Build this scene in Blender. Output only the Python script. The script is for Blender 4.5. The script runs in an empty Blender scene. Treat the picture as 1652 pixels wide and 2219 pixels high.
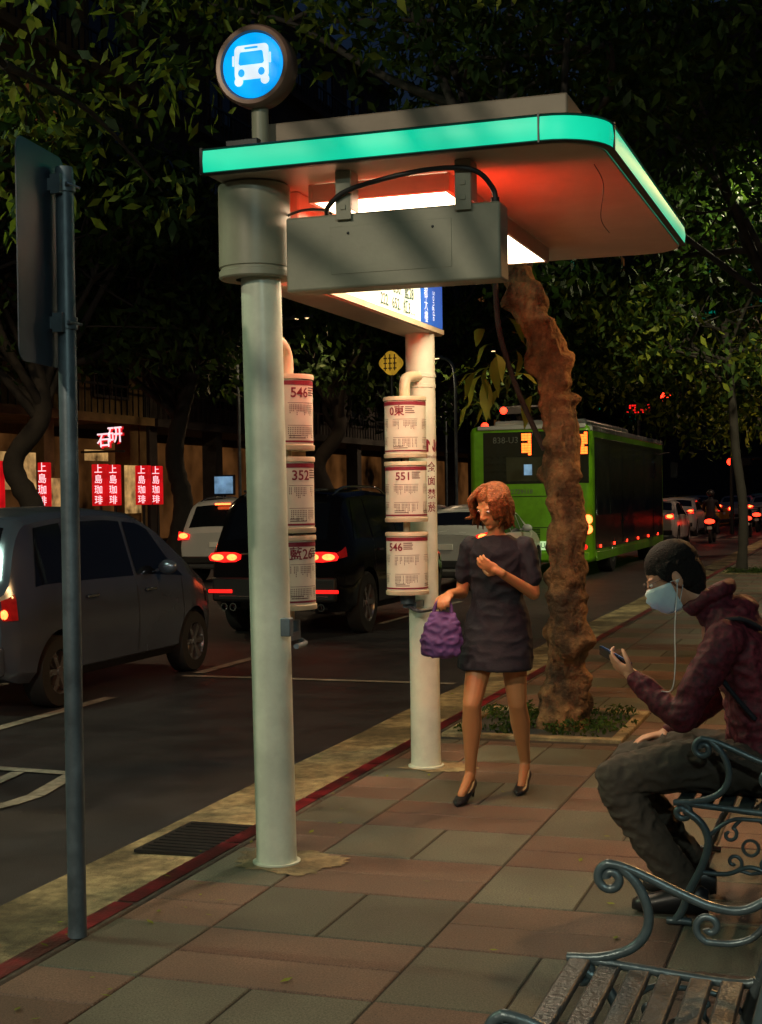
import bpy, math, random
import numpy as np
from mathutils import Vector, Matrix, noise
from math import sin,cos,pi,radians,atan2
V=Vector
rng=random.Random(7)
sc=bpy.context.scene
COL=sc.collection
TMP=bpy.data.scenes.new('tmp')
def evalmesh(o):
    TMP.collection.objects.link(o)
    with bpy.context.temp_override(scene=TMP,view_layer=TMP.view_layers[0]):
        dg=bpy.context.evaluated_depsgraph_get()
        me=bpy.data.meshes.new_from_object(o.evaluated_get(dg))
    TMP.collection.objects.unlink(o)
    return me
# ---------------------------------------------------------------- materials
def mat(name,col,rough=.6,metal=0,var=.2,scale=6,bump=0,bscale=80,emit=0,ecol=None,spec=.5,stain=0,trans=0,bd=.01):
    m=bpy.data.materials.new(name);m.use_nodes=True
    nt=m.node_tree;N=nt.nodes;L=nt.links
    b=N['Principled BSDF']
    tc=N.new('ShaderNodeTexCoord')
    n1=N.new('ShaderNodeTexNoise');n1.inputs['Scale'].default_value=scale;n1.inputs['Detail'].default_value=6
    L.new(tc.outputs['Object'],n1.inputs['Vector'])
    r=N.new('ShaderNodeMapRange');r.inputs[1].default_value=.25;r.inputs[2].default_value=.75
    r.inputs[3].default_value=1-var;r.inputs[4].default_value=1+var
    L.new(n1.outputs['Fac'],r.inputs[0])
    mx=N.new('ShaderNodeVectorMath');mx.operation='SCALE'
    mx.inputs[0].default_value=col[:3]
    L.new(r.outputs[0],mx.inputs['Scale'])
    out=mx.outputs[0]
    if stain:
        n3=N.new('ShaderNodeTexNoise');n3.inputs['Scale'].default_value=1.7;n3.inputs['Detail'].default_value=9;n3.inputs['Roughness'].default_value=.7
        L.new(tc.outputs['Object'],n3.inputs['Vector'])
        r3=N.new('ShaderNodeMapRange');r3.inputs[1].default_value=.42;r3.inputs[2].default_value=.62
        r3.inputs[3].default_value=1-stain;r3.inputs[4].default_value=1
        L.new(n3.outputs['Fac'],r3.inputs[0])
        m2=N.new('ShaderNodeVectorMath');m2.operation='SCALE'
        L.new(out,m2.inputs[0]);L.new(r3.outputs[0],m2.inputs['Scale']);out=m2.outputs[0]
    L.new(out,b.inputs['Base Color'])
    b.inputs['Roughness'].default_value=rough;b.inputs['Metallic'].default_value=metal
    b.inputs['Specular IOR Level'].default_value=spec
    rr=N.new('ShaderNodeMapRange');rr.inputs[3].default_value=max(0,rough-.1);rr.inputs[4].default_value=min(1,rough+.1)
    L.new(n1.outputs['Fac'],rr.inputs[0]);L.new(rr.outputs[0],b.inputs['Roughness'])
    if bump:
        n2=N.new('ShaderNodeTexNoise');n2.inputs['Scale'].default_value=bscale;n2.inputs['Detail'].default_value=5
        L.new(tc.outputs['Object'],n2.inputs['Vector'])
        bp=N.new('ShaderNodeBump');bp.inputs['Strength'].default_value=min(1,bump);bp.inputs['Distance'].default_value=bd
        L.new(n2.outputs['Fac'],bp.inputs['Height']);L.new(bp.outputs[0],b.inputs['Normal'])
    if emit:
        b.inputs['Emission Color'].default_value=(*(ecol or col)[:3],1)
        e=N.new('ShaderNodeMapRange');e.inputs[1].default_value=.3;e.inputs[2].default_value=.7;e.inputs[3].default_value=emit*(1-var);e.inputs[4].default_value=emit*(1+var)
        L.new(n1.outputs['Fac'],e.inputs[0]);L.new(e.outputs[0],b.inputs['Emission Strength'])
    return m
M={}
M['post']=mat('painted_steel',(.72,.78,.64),.32,0,.12,3,.05,40,stain=.22)
M['canopy']=mat('canopy_paint',(.46,.41,.33),.38,0,.12,2,stain=.2)
M['box']=mat('housing_paint',(.31,.31,.23),.45,0,.10,4,.05,60,stain=.15)
M['roofp']=mat('roof_sheet',(.30,.23,.17),.5,0,.12,3,stain=.2)
M['green']=mat('green_light_strip',(.02,.5,.34),.4,0,.22,1.5,emit=.85,ecol=(.003,.66,.37))
M['panel']=mat('white_light_panel',(.8,.8,.75),.4,0,.03,2,emit=12.5,ecol=(1,.80,.52))
M['led']=mat('red_display_light',(.3,.02,.01),.4,0,.1,30,emit=32,ecol=(1,.03,.008))
M['black']=mat('black_rubber',(.012,.012,.013),.5)
M['darkmetal']=mat('dark_metal',(.04,.042,.045),.4,.6,.2,20)
M['steel']=mat('galvanised_steel',(.13,.17,.20),.45,.35,.25,14,.1,90,stain=.4)
M['signback']=mat('aluminium_back',(.040,.060,.085),.45,.2,.25,5,stain=.35)
M['white']=mat('white_face',(.8,.78,.72),.5,0,.05,6)
M['paper']=mat('timetable_paper',(.66,.66,.54),.5,0,.10,10)
M['cream']=mat('cream_frame',(.64,.56,.38),.4,0,.12,9,stain=.2)
M['maroon']=mat('maroon_print',(.20,.012,.03),.6,0,.1,10)
M['ink']=mat('grey_ink',(.10,.05,.045),.6,0,.1,10)
M['lit_face']=mat('lit_sign_face',(.8,.8,.7),.4,0,.10,4,emit=.62,ecol=(.85,.95,.66))
M['lit_ink']=mat('green_ink',(.02,.06,.05),.5)
M['blue_lit']=mat('lit_blue_face',(.01,.1,.4),.4,0,.05,4,emit=.45,ecol=(.01,.15,.8))
M['sign_blue']=mat('lit_sign_blue',(.0,.3,.9),.3,0,.18,7,emit=.95,ecol=(.0,.38,1.0))
M['sign_white']=mat('lit_sign_white',(.8,.8,.8),.3,0,.05,6,emit=.85,ecol=(.75,.88,1))
M['ringm']=mat('sign_ring',(.20,.115,.085),.35,.1,.2,12)
M['asphalt']=mat('asphalt',(.033,.032,.037),.5,0,.4,3,.6,160,stain=.35)
M['gutter']=mat('gutter_concrete',(.40,.32,.17),.85,0,.5,14,.9,90,stain=.7)
M['kerb']=mat('kerb_concrete',(.11,.09,.07),.85,0,.35,14,.6,80,stain=.6)
M['kerbred']=mat('worn_red_paint',(.24,.010,.018),.45,0,.5,12,.3,80,stain=.85)
M['ground']=mat('ground_soil',(.04,.04,.035),.9,0,.2,1)
M['paintw']=mat('road_paint',(.42,.38,.32),.7,0,.35,20,.2,90,stain=.5)
M['grout']=mat('grout',(.03,.025,.02),.9,0,.3,20)
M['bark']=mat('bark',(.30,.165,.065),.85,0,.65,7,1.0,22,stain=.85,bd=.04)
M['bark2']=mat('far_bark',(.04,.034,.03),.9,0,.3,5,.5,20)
def leafmat(name,col):
    m=mat(name,col,.6,0,.5,3.0,spec=.2)
    N=m.node_tree.nodes;L=m.node_tree.links;b=N['Principled BSDF']
    t=N.new('ShaderNodeBsdfTranslucent');t.inputs[0].default_value=(col[0]*1.3,col[1]*1.4,col[2],1)
    mx=N.new('ShaderNodeMixShader');mx.inputs[0].default_value=.35
    o=N['Material Output'];L.new(b.outputs[0],mx.inputs[1]);L.new(t.outputs[0],mx.inputs[2]);L.new(mx.outputs[0],o.inputs[0])
    return m
M['leaf']=leafmat('leaf_green',(.050,.090,.016))
M['leaf2']=leafmat('leaf_dark_green',(.022,.048,.013))
M['leafy']=leafmat('leaf_yellow_green',(.20,.24,.03))  # in crowns this colour paints lit leaves; also litter and climbing plant
M['iron']=mat('cast_iron_grey_green',(.11,.15,.165),.33,.45,.25,20,.2,70)
M['slat']=mat('bench_slat',(.050,.062,.066),.36,0,.4,14,.3,70,stain=.45)
M['skin']=mat('skin',(.60,.30,.18),.5,0,.06,10)
M['skinw']=mat('skin_warm',(.50,.22,.085),.5,0,.06,10)
M['hairm']=mat('black_hair',(.012,.009,.007),.65,0,.5,60,1.0,200,spec=.3)
M['hairw']=mat('auburn_hair',(.22,.070,.018),.5,0,.6,40,1.0,130,spec=.3)
M['jacket']=mat('dark_red_jacket',(.095,.008,.018),.7,0,.75,60,.4,40)
M['trouser']=mat('brown_grey_trousers',(.048,.038,.028),.85,0,.2,18,.3,60)
M['shoe']=mat('black_shoe',(.012,.012,.014),.4)
M['mask']=mat('face_mask',(.60,.76,.82),.7,0,.06,20,.2,60)
M['navy']=mat('navy_dress',(.006,.007,.014),.8,0,.3,20,.3,50)
M['purple']=mat('purple_cloth_bag',(.12,.055,.20),.7,0,.25,12,.3,40)
M['silver']=mat('silver_car_paint',(.15,.19,.27),.2,.65,.06,3)
M['blackcar']=mat('black_car_paint',(.007,.007,.009),.10,.3,.1,3)
M['whitecar']=mat('white_car_paint',(.50,.50,.50),.25,0,.05,3)
M['yellowcar']=mat('yellow_taxi_paint',(.55,.30,.02),.3,0,.05,3)
M['glass']=mat('dark_glass',(.006,.007,.009),.05,0,.1,3,spec=.8)
M['busglass']=mat('bus_side_glass',(.07,.09,.085),.12,.8,.6,2,.2,3)
M['tyre']=mat('tyre',(.014,.014,.014),.8,0,.2,20)
M['rim']=mat('alloy',(.30,.30,.31),.3,.8,.1,10)
M['red_hot']=mat('brake_light_core',(.9,.2,.1),.3,0,.2,30,emit=6.5,ecol=(1,.12,.025))
M['signal']=mat('red_signal',(.9,.05,.03),.3,0,.2,30,emit=5.5,ecol=(1,.028,.010))
M['red_lit']=mat('tail_light',(.5,.02,.01),.3,0,.2,20,emit=1.5,ecol=(1,.012,.010))
M['red_dim']=mat('tail_lens',(.25,.01,.01),.15,0,.2,20,emit=.10,ecol=(1,.02,.015))
M['head']=mat('headlight_lamp',(.8,.8,.8),.2,0,.1,10,emit=14,ecol=(.8,.92,1))
M['chrome']=mat('chrome',(.5,.5,.5),.15,1,.05,5)
M['busgreen_glow']=mat('bus_green_paint_glow',(.15,.40,.008),.32,0,.3,1.2,emit=.014,ecol=(.25,.62,.02),stain=.3)  # weak emission in the paint stands in for light falling on the bus
M['busdark']=mat('bus_dark_panel',(.010,.014,.010),.2,0,.1,4)
M['amber']=mat('amber_display',(.6,.2,.02),.4,0,.2,20,emit=4.5,ecol=(1,.10,.012))
M['dimprint']=mat('dim_white_print',(.13,.14,.12),.5)
M['plate']=mat('number_plate',(.6,.65,.5),.5,0,.05,10,emit=.6,ecol=(.6,1,.45))
M['wall']=mat('facade_render',(.20,.135,.055),.85,0,.25,1.2,.3,20,stain=.35)
M['wall2']=mat('facade_tile_grey',(.055,.05,.048),.85,0,.25,1.2,.3,20,stain=.3)
M['warmwin']=mat('warm_shop_window',(.03,.02,.01),.5,0,.98,.6,emit=.05,ecol=(1,.38,.10))
M['shopwin']=mat('lit_shop_window',(.3,.22,.1),.5,0,.85,2.6,emit=.34,ecol=(1,.58,.20))
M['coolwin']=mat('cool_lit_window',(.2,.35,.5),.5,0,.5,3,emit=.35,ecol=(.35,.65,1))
M['tealwin']=mat('teal_lit_window',(.0,.2,.15),.5,0,.7,3,emit=.12,ecol=(0,.9,.55))
M['shopred']=mat('red_lightbox',(.5,.01,.02),.4,0,.45,2,emit=.50,ecol=(1,.006,.012))
M['shopwhite']=mat('white_neon',(.9,.8,.8),.4,0,.1,4,emit=1.2,ecol=(1,.70,.75))
M['yellowsign']=mat('yellow_lightbox',(.6,.35,.02),.4,0,.3,5,emit=.30,ecol=(1,.55,.04))
M['lampglass']=mat('lamp_lens',(.9,.7,.4),.3,0,.05,5,emit=3,ecol=(1,.65,.3))
M['phone']=mat('phone_body',(.02,.03,.05),.2,0,.1,5)
M['screen']=mat('phone_screen',(.1,.15,.25),.1,0,.1,5,emit=1.6,ecol=(.35,.55,1))
M['cable']=mat('white_cable',(.7,.7,.7),.5)
# ---------------------------------------------------------------- mesh builder
def catmull(pts,n=6):
    P=[V(p) for p in pts];o=[]
    for i in range(len(P)-1):
        a=P[max(0,i-1)];b=P[i];c=P[i+1];d=P[min(len(P)-1,i+2)]
        for k in range(n):
            t=k/n
            o.append(.5*((2*b)+(c-a)*t+(2*a-5*b+4*c-d)*t*t+(3*b-a-3*c+d)*t**3))
    o.append(P[-1]);return o
class MB:
    def __init__(s): s.v=[];s.f=[];s.m=[]
    def add(s,vs,fs,mi=0):
        o=len(s.v);s.v+=[tuple(v) for v in vs];s.f+=[tuple(i+o for i in f) for f in fs];s.m+=[mi]*len(fs);return s
    def box(s,x0,x1,y0,y1,z0,z1,mi=0):
        vs=[(x,y,z) for z in (z0,z1) for y in (y0,y1) for x in (x0,x1)]
        return s.add(vs,[(0,2,3,1),(4,5,7,6),(0,1,5,4),(2,6,7,3),(0,4,6,2),(1,3,7,5)],mi)
    def obox(s,c,ax,ay,az,hx,hy,hz,mi=0):
        c=V(c);ax=V(ax);ay=V(ay);az=V(az)
        vs=[c+ax*hx*i+ay*hy*j+az*hz*k for k in(-1,1) for j in(-1,1) for i in(-1,1)]
        return s.add(vs,[(0,2,3,1),(4,5,7,6),(0,1,5,4),(2,6,7,3),(0,4,6,2),(1,3,7,5)],mi)
    def tube(s,pts,rs,n=10,mi=0,cap=True,flat=None):
        P=[V(p) for p in pts]
        if not hasattr(rs,'__len__'): rs=[rs]*len(P)
        T=[(P[min(i+1,len(P)-1)]-P[max(i-1,0)]).normalized() for i in range(len(P))]
        a=V((0,0,1)) if abs(T[0].z)<.9 else V((1,0,0))
        x=(a-T[0]*a.dot(T[0])).normalized();vs=[]
        for i,p in enumerate(P):
            x=(x-T[i]*x.dot(T[i])).normalized();y=T[i].cross(x)
            for k in range(n):
                t=2*pi*k/n;vs.append(p+(x*cos(t)+y*sin(t))*rs[i])
        fs=[]
        for i in range(len(P)-1):
            for k in range(n):
                fs.append((i*n+k,i*n+(k+1)%n,(i+1)*n+(k+1)%n,(i+1)*n+k))
        if cap: fs.append(tuple(range(n-1,-1,-1)));fs.append(tuple((len(P)-1)*n+k for k in range(n)))
        return s.add(vs,fs,mi)
    def cyl(s,p0,p1,r0,r1=None,n=24,mi=0): return s.tube([p0,p1],[r0,r0 if r1 is None else r1],n,mi)
    def lathe(s,prof,c,ax='Z',n=32,mi=0):
        c=V(c);vs=[];fs=[];k=len(prof)
        for j in range(n):
            t=2*pi*j/n
            for r,h in prof:
                q={'Z':(r*cos(t),r*sin(t),h),'X':(h,r*cos(t),r*sin(t)),'Y':(r*sin(t),h,r*cos(t))}[ax]
                vs.append(c+V(q))
        for j in range(n):
            for i in range(k-1):
                fs.append((j*k+i,((j+1)%n)*k+i,((j+1)%n)*k+i+1,j*k+i+1))
        return s.add(vs,fs,mi)
    def prism(s,poly,o,ax,ay,az,h,mi=0):
        o=V(o);ax=V(ax);ay=V(ay);az=V(az);n=len(poly)
        vs=[o+ax*p[0]+ay*p[1] for p in poly]+[o+ax*p[0]+ay*p[1]+az*h for p in poly]
        fs=[tuple(range(n-1,-1,-1)),tuple(range(n,2*n))]+[(i,(i+1)%n,n+(i+1)%n,n+i) for i in range(n)]
        return s.add(vs,fs,mi)
    def ell(s,c,rx,ry,rz,ax=None,n=12,m=8,mi=0):
        c=V(c);X,Y,Z=ax if ax else (V((1,0,0)),V((0,1,0)),V((0,0,1)))
        if max(rx,ry,rz)>.05 and n==12: n,m=20,12
        vs=[];fs=[]
        for i in range(m+1):
            ph=pi*i/m
            for j in range(n):
                t=2*pi*j/n
                vs.append(c+X*(rx*sin(ph)*cos(t))+Y*(ry*sin(ph)*sin(t))+Z*(rz*cos(ph)))
        for i in range(m):
            for j in range(n): fs.append((i*n+j,(i+1)*n+j,(i+1)*n+(j+1)%n,i*n+(j+1)%n))
        return s.add(vs,fs,mi)
    def limb(s,p0,p1,r0,r1,mi=0):
        s.cyl(p0,p1,r0,r1,14,mi);s.ell(p0,r0,r0,r0,mi=mi);return s.ell(p1,r1,r1,r1,mi=mi)
    def chain(s,pts,rs):
        for i in range(len(pts)-1): s.limb(pts[i],pts[i+1],rs[i],rs[i+1])
        return s
    def loft(s,rings,n=20,mi=0,cap=True):
        vs=[];fs=[]
        for c,X,rx,Y,ry in rings:
            c=V(c);X=V(X);Y=V(Y)
            for k in range(n):
                t=2*pi*k/n;vs.append(c+X*(rx*cos(t))+Y*(ry*sin(t)))
        for i in range(len(rings)-1):
            for k in range(n): fs.append((i*n+k,i*n+(k+1)%n,(i+1)*n+(k+1)%n,(i+1)*n+k))
        if cap: fs.append(tuple(range(n-1,-1,-1)));fs.append(tuple((len(rings)-1)*n+k for k in range(n)))
        return s.add(vs,fs,mi)
def wloc(o):
    l=V((0,0,0))
    while o: l+=o.location;o=o.parent
    return l
def T(name,loc,label,cat,group=None,rz=0):
    o=bpy.data.objects.new(name,None);o.empty_display_size=.1;o.location=loc;o.rotation_euler=(0,0,rz)
    COL.objects.link(o);o['label']=label;o['category']=cat
    if group:o['group']=group
    return o
def fin(me,mats,sm,ang=38):
    for m in mats: me.materials.append(m)
    if sm:
        me.polygons.foreach_set('use_smooth',[True]*len(me.polygons))
        me.set_sharp_from_angle(angle=radians(ang))
def mk(mb,name,mats,parent=None,sm=True,bevel=0,world=True,ang=38,label=None):
    if not isinstance(mats,(list,tuple)): mats=[mats]
    mats=[M[x] if isinstance(x,str) else x for x in mats]
    off=wloc(parent) if (parent and world) else V((0,0,0))
    me=bpy.data.meshes.new(name)
    me.from_pydata([(v[0]-off.x,v[1]-off.y,v[2]-off.z) for v in mb.v],[],mb.f)
    me.polygons.foreach_set('material_index',mb.m);me.update()
    fin(me,mats,sm,ang)
    o=bpy.data.objects.new(name,me);COL.objects.link(o)
    if parent:o.parent=parent
    if label:o['label']=label
    if bevel:
        b=o.modifiers.new('bevel','BEVEL');b.width=bevel;b.segments=2;b.limit_method='ANGLE';b.angle_limit=radians(40)
    return o
def fused(mb,name,mat_,parent,voxel=.006,it=5,wr=0,ws=9,world=True):
    off=wloc(parent) if world else V((0,0,0))
    me=bpy.data.meshes.new('tmp');me.from_pydata([tuple(V(v)-off) for v in mb.v],[],mb.f);me.update()
    o=bpy.data.objects.new(name,me)
    r=o.modifiers.new('r','REMESH');r.mode='VOXEL';r.voxel_size=voxel
    s=o.modifiers.new('s','SMOOTH');s.factor=.5;s.iterations=it
    me2=evalmesh(o);COL.objects.link(o)
    o.modifiers.clear();o.data=me2;me2.name=name
    if wr:
        for v in me2.vertices:
            c=v.co
            f=noise.noise(V((c.x*ws,c.y*ws,c.z*ws*1.8)))+.5*noise.noise(c*ws*2.5)
            v.co=c+v.normal*(abs(f)*-wr+wr*.3)
    me2.materials.clear();me2.materials.append(M[mat_])
    me2.polygons.foreach_set('use_smooth',[True]*len(me2.polygons))
    o.parent=parent;return o
GC={}
def text(s,size,loc,xd,up,mt,parent,name='lettering',align='CENTER',cyl=None,world=True,sx=1,bold=0):
    key=(s,size,bold,align)
    if key not in GC:
        cu=bpy.data.curves.new('t','FONT');cu.body=s;cu.size=size;cu.align_x=align;cu.align_y='CENTER';cu.offset=bold
        cu.space_line=.95;cu.resolution_u=3
        o=bpy.data.objects.new('t',cu)
        me=evalmesh(o)
        bpy.data.objects.remove(o)
        GC[key]=([v.co.copy() for v in me.vertices],[tuple(p.vertices) for p in me.polygons])
        bpy.data.meshes.remove(me)
    vs,fs=GC[key]
    off=wloc(parent) if world else V((0,0,0));nv=[]
    if cyl:
        c,r,th0,z=cyl
        for v in vs:
            t=th0+v.x*sx/r;nv.append(V((c[0]+r*sin(t),c[1]-r*cos(t),z+v.y))-off)
    else:
        X=V(xd).normalized();U=V(up).normalized();L=V(loc)-off
        for v in vs: nv.append(L+X*(v.x*sx)+U*v.y)
    me=bpy.data.meshes.new(name);me.from_pydata(nv,[],fs);me.materials.append(M[mt]);me.update()
    ob=bpy.data.objects.new(name,me);COL.objects.link(ob);ob.parent=parent;return ob
def copy_thing(root,loc,rz=0,label=None):
    def rec(o,p):
        c=o.copy();COL.objects.link(c)
        if p:
            c.parent=p;c.matrix_parent_inverse=o.matrix_parent_inverse
        for ch in KIDS[o.name]: rec(ch,c)
        return c
    KIDS={}
    def idx(o):
        KIDS[o.name]=list(o.children)
        for ch in KIDS[o.name]: idx(ch)
    idx(root)
    r=rec(root,None);r.location=loc;r.rotation_euler=(0,0,rz)
    if label:r['label']=label
    return r
def rrect(x0,x1,y0,y1,r,n=5):
    o=[]
    for cx,cy,a in((x1-r,y1-r,0),(x0+r,y1-r,90),(x0+r,y0+r,180),(x1-r,y0+r,270)):
        for k in range(n+1):
            t=radians(a+90*k/n);o.append((cx+r*cos(t),cy+r*sin(t)))
    return o
# ---------------------------------------------------------------- ground
def struct(o): o['kind']='structure';return o
struct(mk(MB().box(-400,400,-60,500,-.30,-.135),'ground','ground',sm=False))
mb=MB();mb.add([(-19,-20,-.12),(-3.46,-20,-.12),(-3.46,240,-.12),(-19,240,-.12)],[(0,1,2,3)])
struct(mk(mb,'road','asphalt',sm=False))
mb=MB()
ge=[-3.50+.05*noise.noise(V((k*.35,3,0))) for k in range(145)]
vs=[];
for k in range(145):
    y=-20+k*.5;vs+=[(ge[k],y,-.116),(-2.86,y,-.104)]
mb.add(vs,[(2*k,2*k+1,2*k+3,2*k+2) for k in range(144)])
struct(mk(mb,'gutter','gutter',sm=False))
mb=MB()
y=-6
while y<52:
    mb.box(-2.86,-2.74,y,y+.99,-.13,.0);y+=1.0
struct(mk(mb,'kerb',['kerb'],bevel=.012))
mb=MB()
y=-6
while y<52:
    mb.add([(-2.85,y,.004),(-2.765,y,.004),(-2.765,y+.98,.004),(-2.85,y+.98,.004)],[(0,1,2,3)])
    y+=1.0
struct(mk(mb,'kerb_marking','kerbred',sm=False))
mb=MB()
def qd(x0,x1,y0,y1,z=-.112): mb.add([(x0,y0,z),(x1,y0,z),(x1,y1,z),(x0,y1,z)],[(0,1,2,3)])
for a,b in((-2,1.2),(6,10.9),(12.6,14.4)): qd(-6.30,-6.18,a,b)
qd(-6.30,-3.56,12.34,12.44)
y=18
while y<48:
    qd(-6.2-.05,-6.2+.05,y,y+4);y+=8
for xx in(-9.5,-12.8):
    y=-4
    while y<48: qd(xx-.05,xx+.05,y,y+4);y+=8
for x in range(14): qd(-15.5+x*.9,-15.5+x*.9+.45,52.5,56.5)
qd(-16,-3.6,50.6,51.0)
def stroke(pts,w):
    for i in range(len(pts)-1):
        a=V((*pts[i],0));b=V((*pts[i+1],0));d=(b-a).normalized();n=V((-d.y,d.x,0))*w/2
        zz=-.112+.0008*(len(mb.v)%5)
        mb.add([(a+n).to_tuple()[:2]+(zz,),(a-n).to_tuple()[:2]+(zz,),(b-n).to_tuple()[:2]+(zz,),(b+n).to_tuple()[:2]+(zz,)],[(0,1,2,3)])
stroke([(-5.9,7.85),(-4.70,7.78)],.10)
stroke([(-4.72,7.74),(-4.66,7.45),(-4.60,7.15),(-4.62,6.9),(-4.7,6.55),(-5.0,6.2)],.11)
stroke([(-5.1,7.73),(-5.05,7.4),(-5.0,7.2)],.09)
struct(mk(mb,'road_marking','paintw',sm=False))
# paving tiles
tile=bpy.data.materials.new('paving_tile');tile.use_nodes=True
nt=tile.node_tree;N=nt.nodes;L=nt.links;b=N['Principled BSDF']
at=N.new('ShaderNodeAttribute');at.attribute_name='tint'
tc=N.new('ShaderNodeTexCoord')
n1=N.new('ShaderNodeTexNoise');n1.inputs['Scale'].default_value=140;n1.inputs['Detail'].default_value=4;n1.inputs['Roughness'].default_value=.8
n2=N.new('ShaderNodeTexNoise');n2.inputs['Scale'].default_value=1.6;n2.inputs['Detail'].default_value=10;n2.inputs['Roughness'].default_value=.65
L.new(tc.outputs['Object'],n1.inputs[0]);L.new(tc.outputs['Object'],n2.inputs[0])
def mr(a,lo,hi,f0=.3,f1=.7):
    r=N.new('ShaderNodeMapRange');r.inputs[1].default_value=f0;r.inputs[2].default_value=f1;r.inputs[3].default_value=lo;r.inputs[4].default_value=hi;L.new(a,r.inputs[0]);return r.outputs[0]
mm=N.new('ShaderNodeMath');mm.operation='MULTIPLY';L.new(mr(n1.outputs[0],.35,1.8),mm.inputs[0]);L.new(mr(n2.outputs[0],.45,1.3),mm.inputs[1])
vs=N.new('ShaderNodeVectorMath');vs.operation='SCALE';L.new(at.outputs['Color'],vs.inputs[0]);L.new(mm.outputs[0],vs.inputs['Scale'])
L.new(vs.outputs[0],b.inputs['Base Color']);L.new(mr(n2.outputs[0],.42,.8),b.inputs['Roughness'])
bp=N.new('ShaderNodeBump');bp.inputs['Strength'].default_value=.7;bp.inputs['Distance'].default_value=.007;L.new(n1.outputs[0],bp.inputs['Height']);L.new(bp.outputs[0],b.inputs['Normal'])
tv=[];tf=[];tcol=[]
def tl(x0,x1,y0,y1,c):
    g=.0045
    for (px0,px1,py0,py1) in PITS:
        if x1>px0+.02 and x0<px1-.02 and y1>py0+.02 and y0<py1-.02:
            if (x1-x0)<.12 or (y1-y0)<.12:return
            xm=(x0+x1)/2;ym=(y0+y1)/2
            if x1-x0>y1-y0: tl(x0,xm,y0,y1,c);tl(xm,x1,y0,y1,c)
            else: tl(x0,x1,y0,ym,c);tl(x0,x1,ym,y1,c)
            return
    o=len(tv);ch=.005;dz=rng.uniform(-.0012,.0012)
    x0+=g;x1-=g;y0+=g;y1-=g
    tv.extend([(x0,y0,-.012),(x1,y0,-.012),(x1,y1,-.012),(x0,y1,-.012),(x0,y0,-.004),(x1,y0,-.004),(x1,y1,-.004),(x0,y1,-.004),
      (x0+ch,y0+ch,dz),(x1-ch,y0+ch,dz),(x1-ch,y1-ch,dz),(x0+ch,y1-ch,dz)])
    for q in((8,9,10,11),(4,5,9,8),(5,6,10,9),(6,7,11,10),(7,4,8,11),(0,1,5,4),(1,2,6,5),(2,3,7,6),(3,0,4,7)):
        tf.append(tuple(i+o for i in q));tcol.append(c)
PITS=[(-2.70,-1.50,9.05,10.3),(-2.70,-1.6,27.9,29.2)]
BW,BH=.84,.57
for j in range(-4,88):
    for i in range(-1,8):
        x0=-1.50+(i-1)*BW;y0=4.80-.57*8+j*BH
        x1=x0+BW;xa=max(x0,-2.735)
        if x1<-2.7 or y0>51.5:continue
        k=rng.uniform(.72,1.12)
        if (i+j)%2==0:
            for a in(0,1):
                c=(.122*k,.122*k,.088*k,1);k=rng.uniform(.72,1.12)
                X0=max(x0+a*BW/2,-2.735);X1=x0+(a+1)*BW/2
                if X1-X0>.05: tl(X0,X1,y0,y0+BH,c)
        else:
            for a in(0,1):
                c=(.158*k,.098*k,.070*k,1);k=rng.uniform(.72,1.12)
                tl(xa,x1,y0+a*BH/2,y0+(a+1)*BH/2,c)
me=bpy.data.meshes.new('pavement');me.from_pydata(tv,[],tf);me.materials.append(tile)
a_=me.attributes.new('tint','FLOAT_COLOR','FACE');a_.data.foreach_set('color',[c for t in tcol for c in t])
pv=bpy.data.objects.new('pavement',me);COL.objects.link(pv);struct(pv)
struct(mk(MB().box(-2.735,5.5,-6,52,-.13,-.007),'pavement_base','grout',sm=False))
mb=MB()
mb.box(-3.38,-2.98,6.10,6.72,-.108,-.094)
for k in range(10): mb.box(-3.35,-3.01,6.13+k*.058,6.165+k*.058,-.094,-.088)
o=mk(mb,'drain_grate','black',sm=False);o['label']='dark metal drain grate set in the gutter';o['category']='drain'
def patch(name,cx,cy,rx,ry,z,mt,seed):
    n=60
    mb=MB();vs=[]
    for k in range(n):
        t=2*pi*k/n;q=1+.5*noise.noise(V((cos(t)*1.5,sin(t)*1.5,seed)))+.25*noise.noise(V((cos(t)*7,sin(t)*7,seed)))
        vs.append((cx+rx*cos(t)*q,cy+ry*sin(t)*q,z))
    mb.add(vs,[tuple(range(n))]);return struct(mk(mb,name,mt,sm=False))
patch('concrete_patch',-2.42,5.76,.26,.17,.0035,'gutter',3)
patch('concrete_patch',-2.42,7.99,.24,.15,.0035,'gutter',5)
r=random.Random(77);lf=T('fallen_leaves',(-2.9,6,0),'scattered dry fallen leaves along the kerb and paving','leaves');lf['kind']='stuff'
mb=MB()
for k in range(120):
    x=r.uniform(-3.4,-2.3) if k<80 else r.uniform(-2.6,-.8);y=r.uniform(3.5,12);z=.006 if x>-2.74 else (-.098 if x<-2.87 else .008)
    t=r.uniform(0,6.28);s_=r.uniform(.012,.028);a=V((cos(t),sin(t),.1))*s_;b_=V((-sin(t),cos(t),.15))*s_*.4;c=V((x,y,z+.003))
    mb.add([c-a,c+b_,c+a,c-b_],[(0,1,2,3)])
mk(mb,'leaf_litter','leafy',lf,sm=False)
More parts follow.
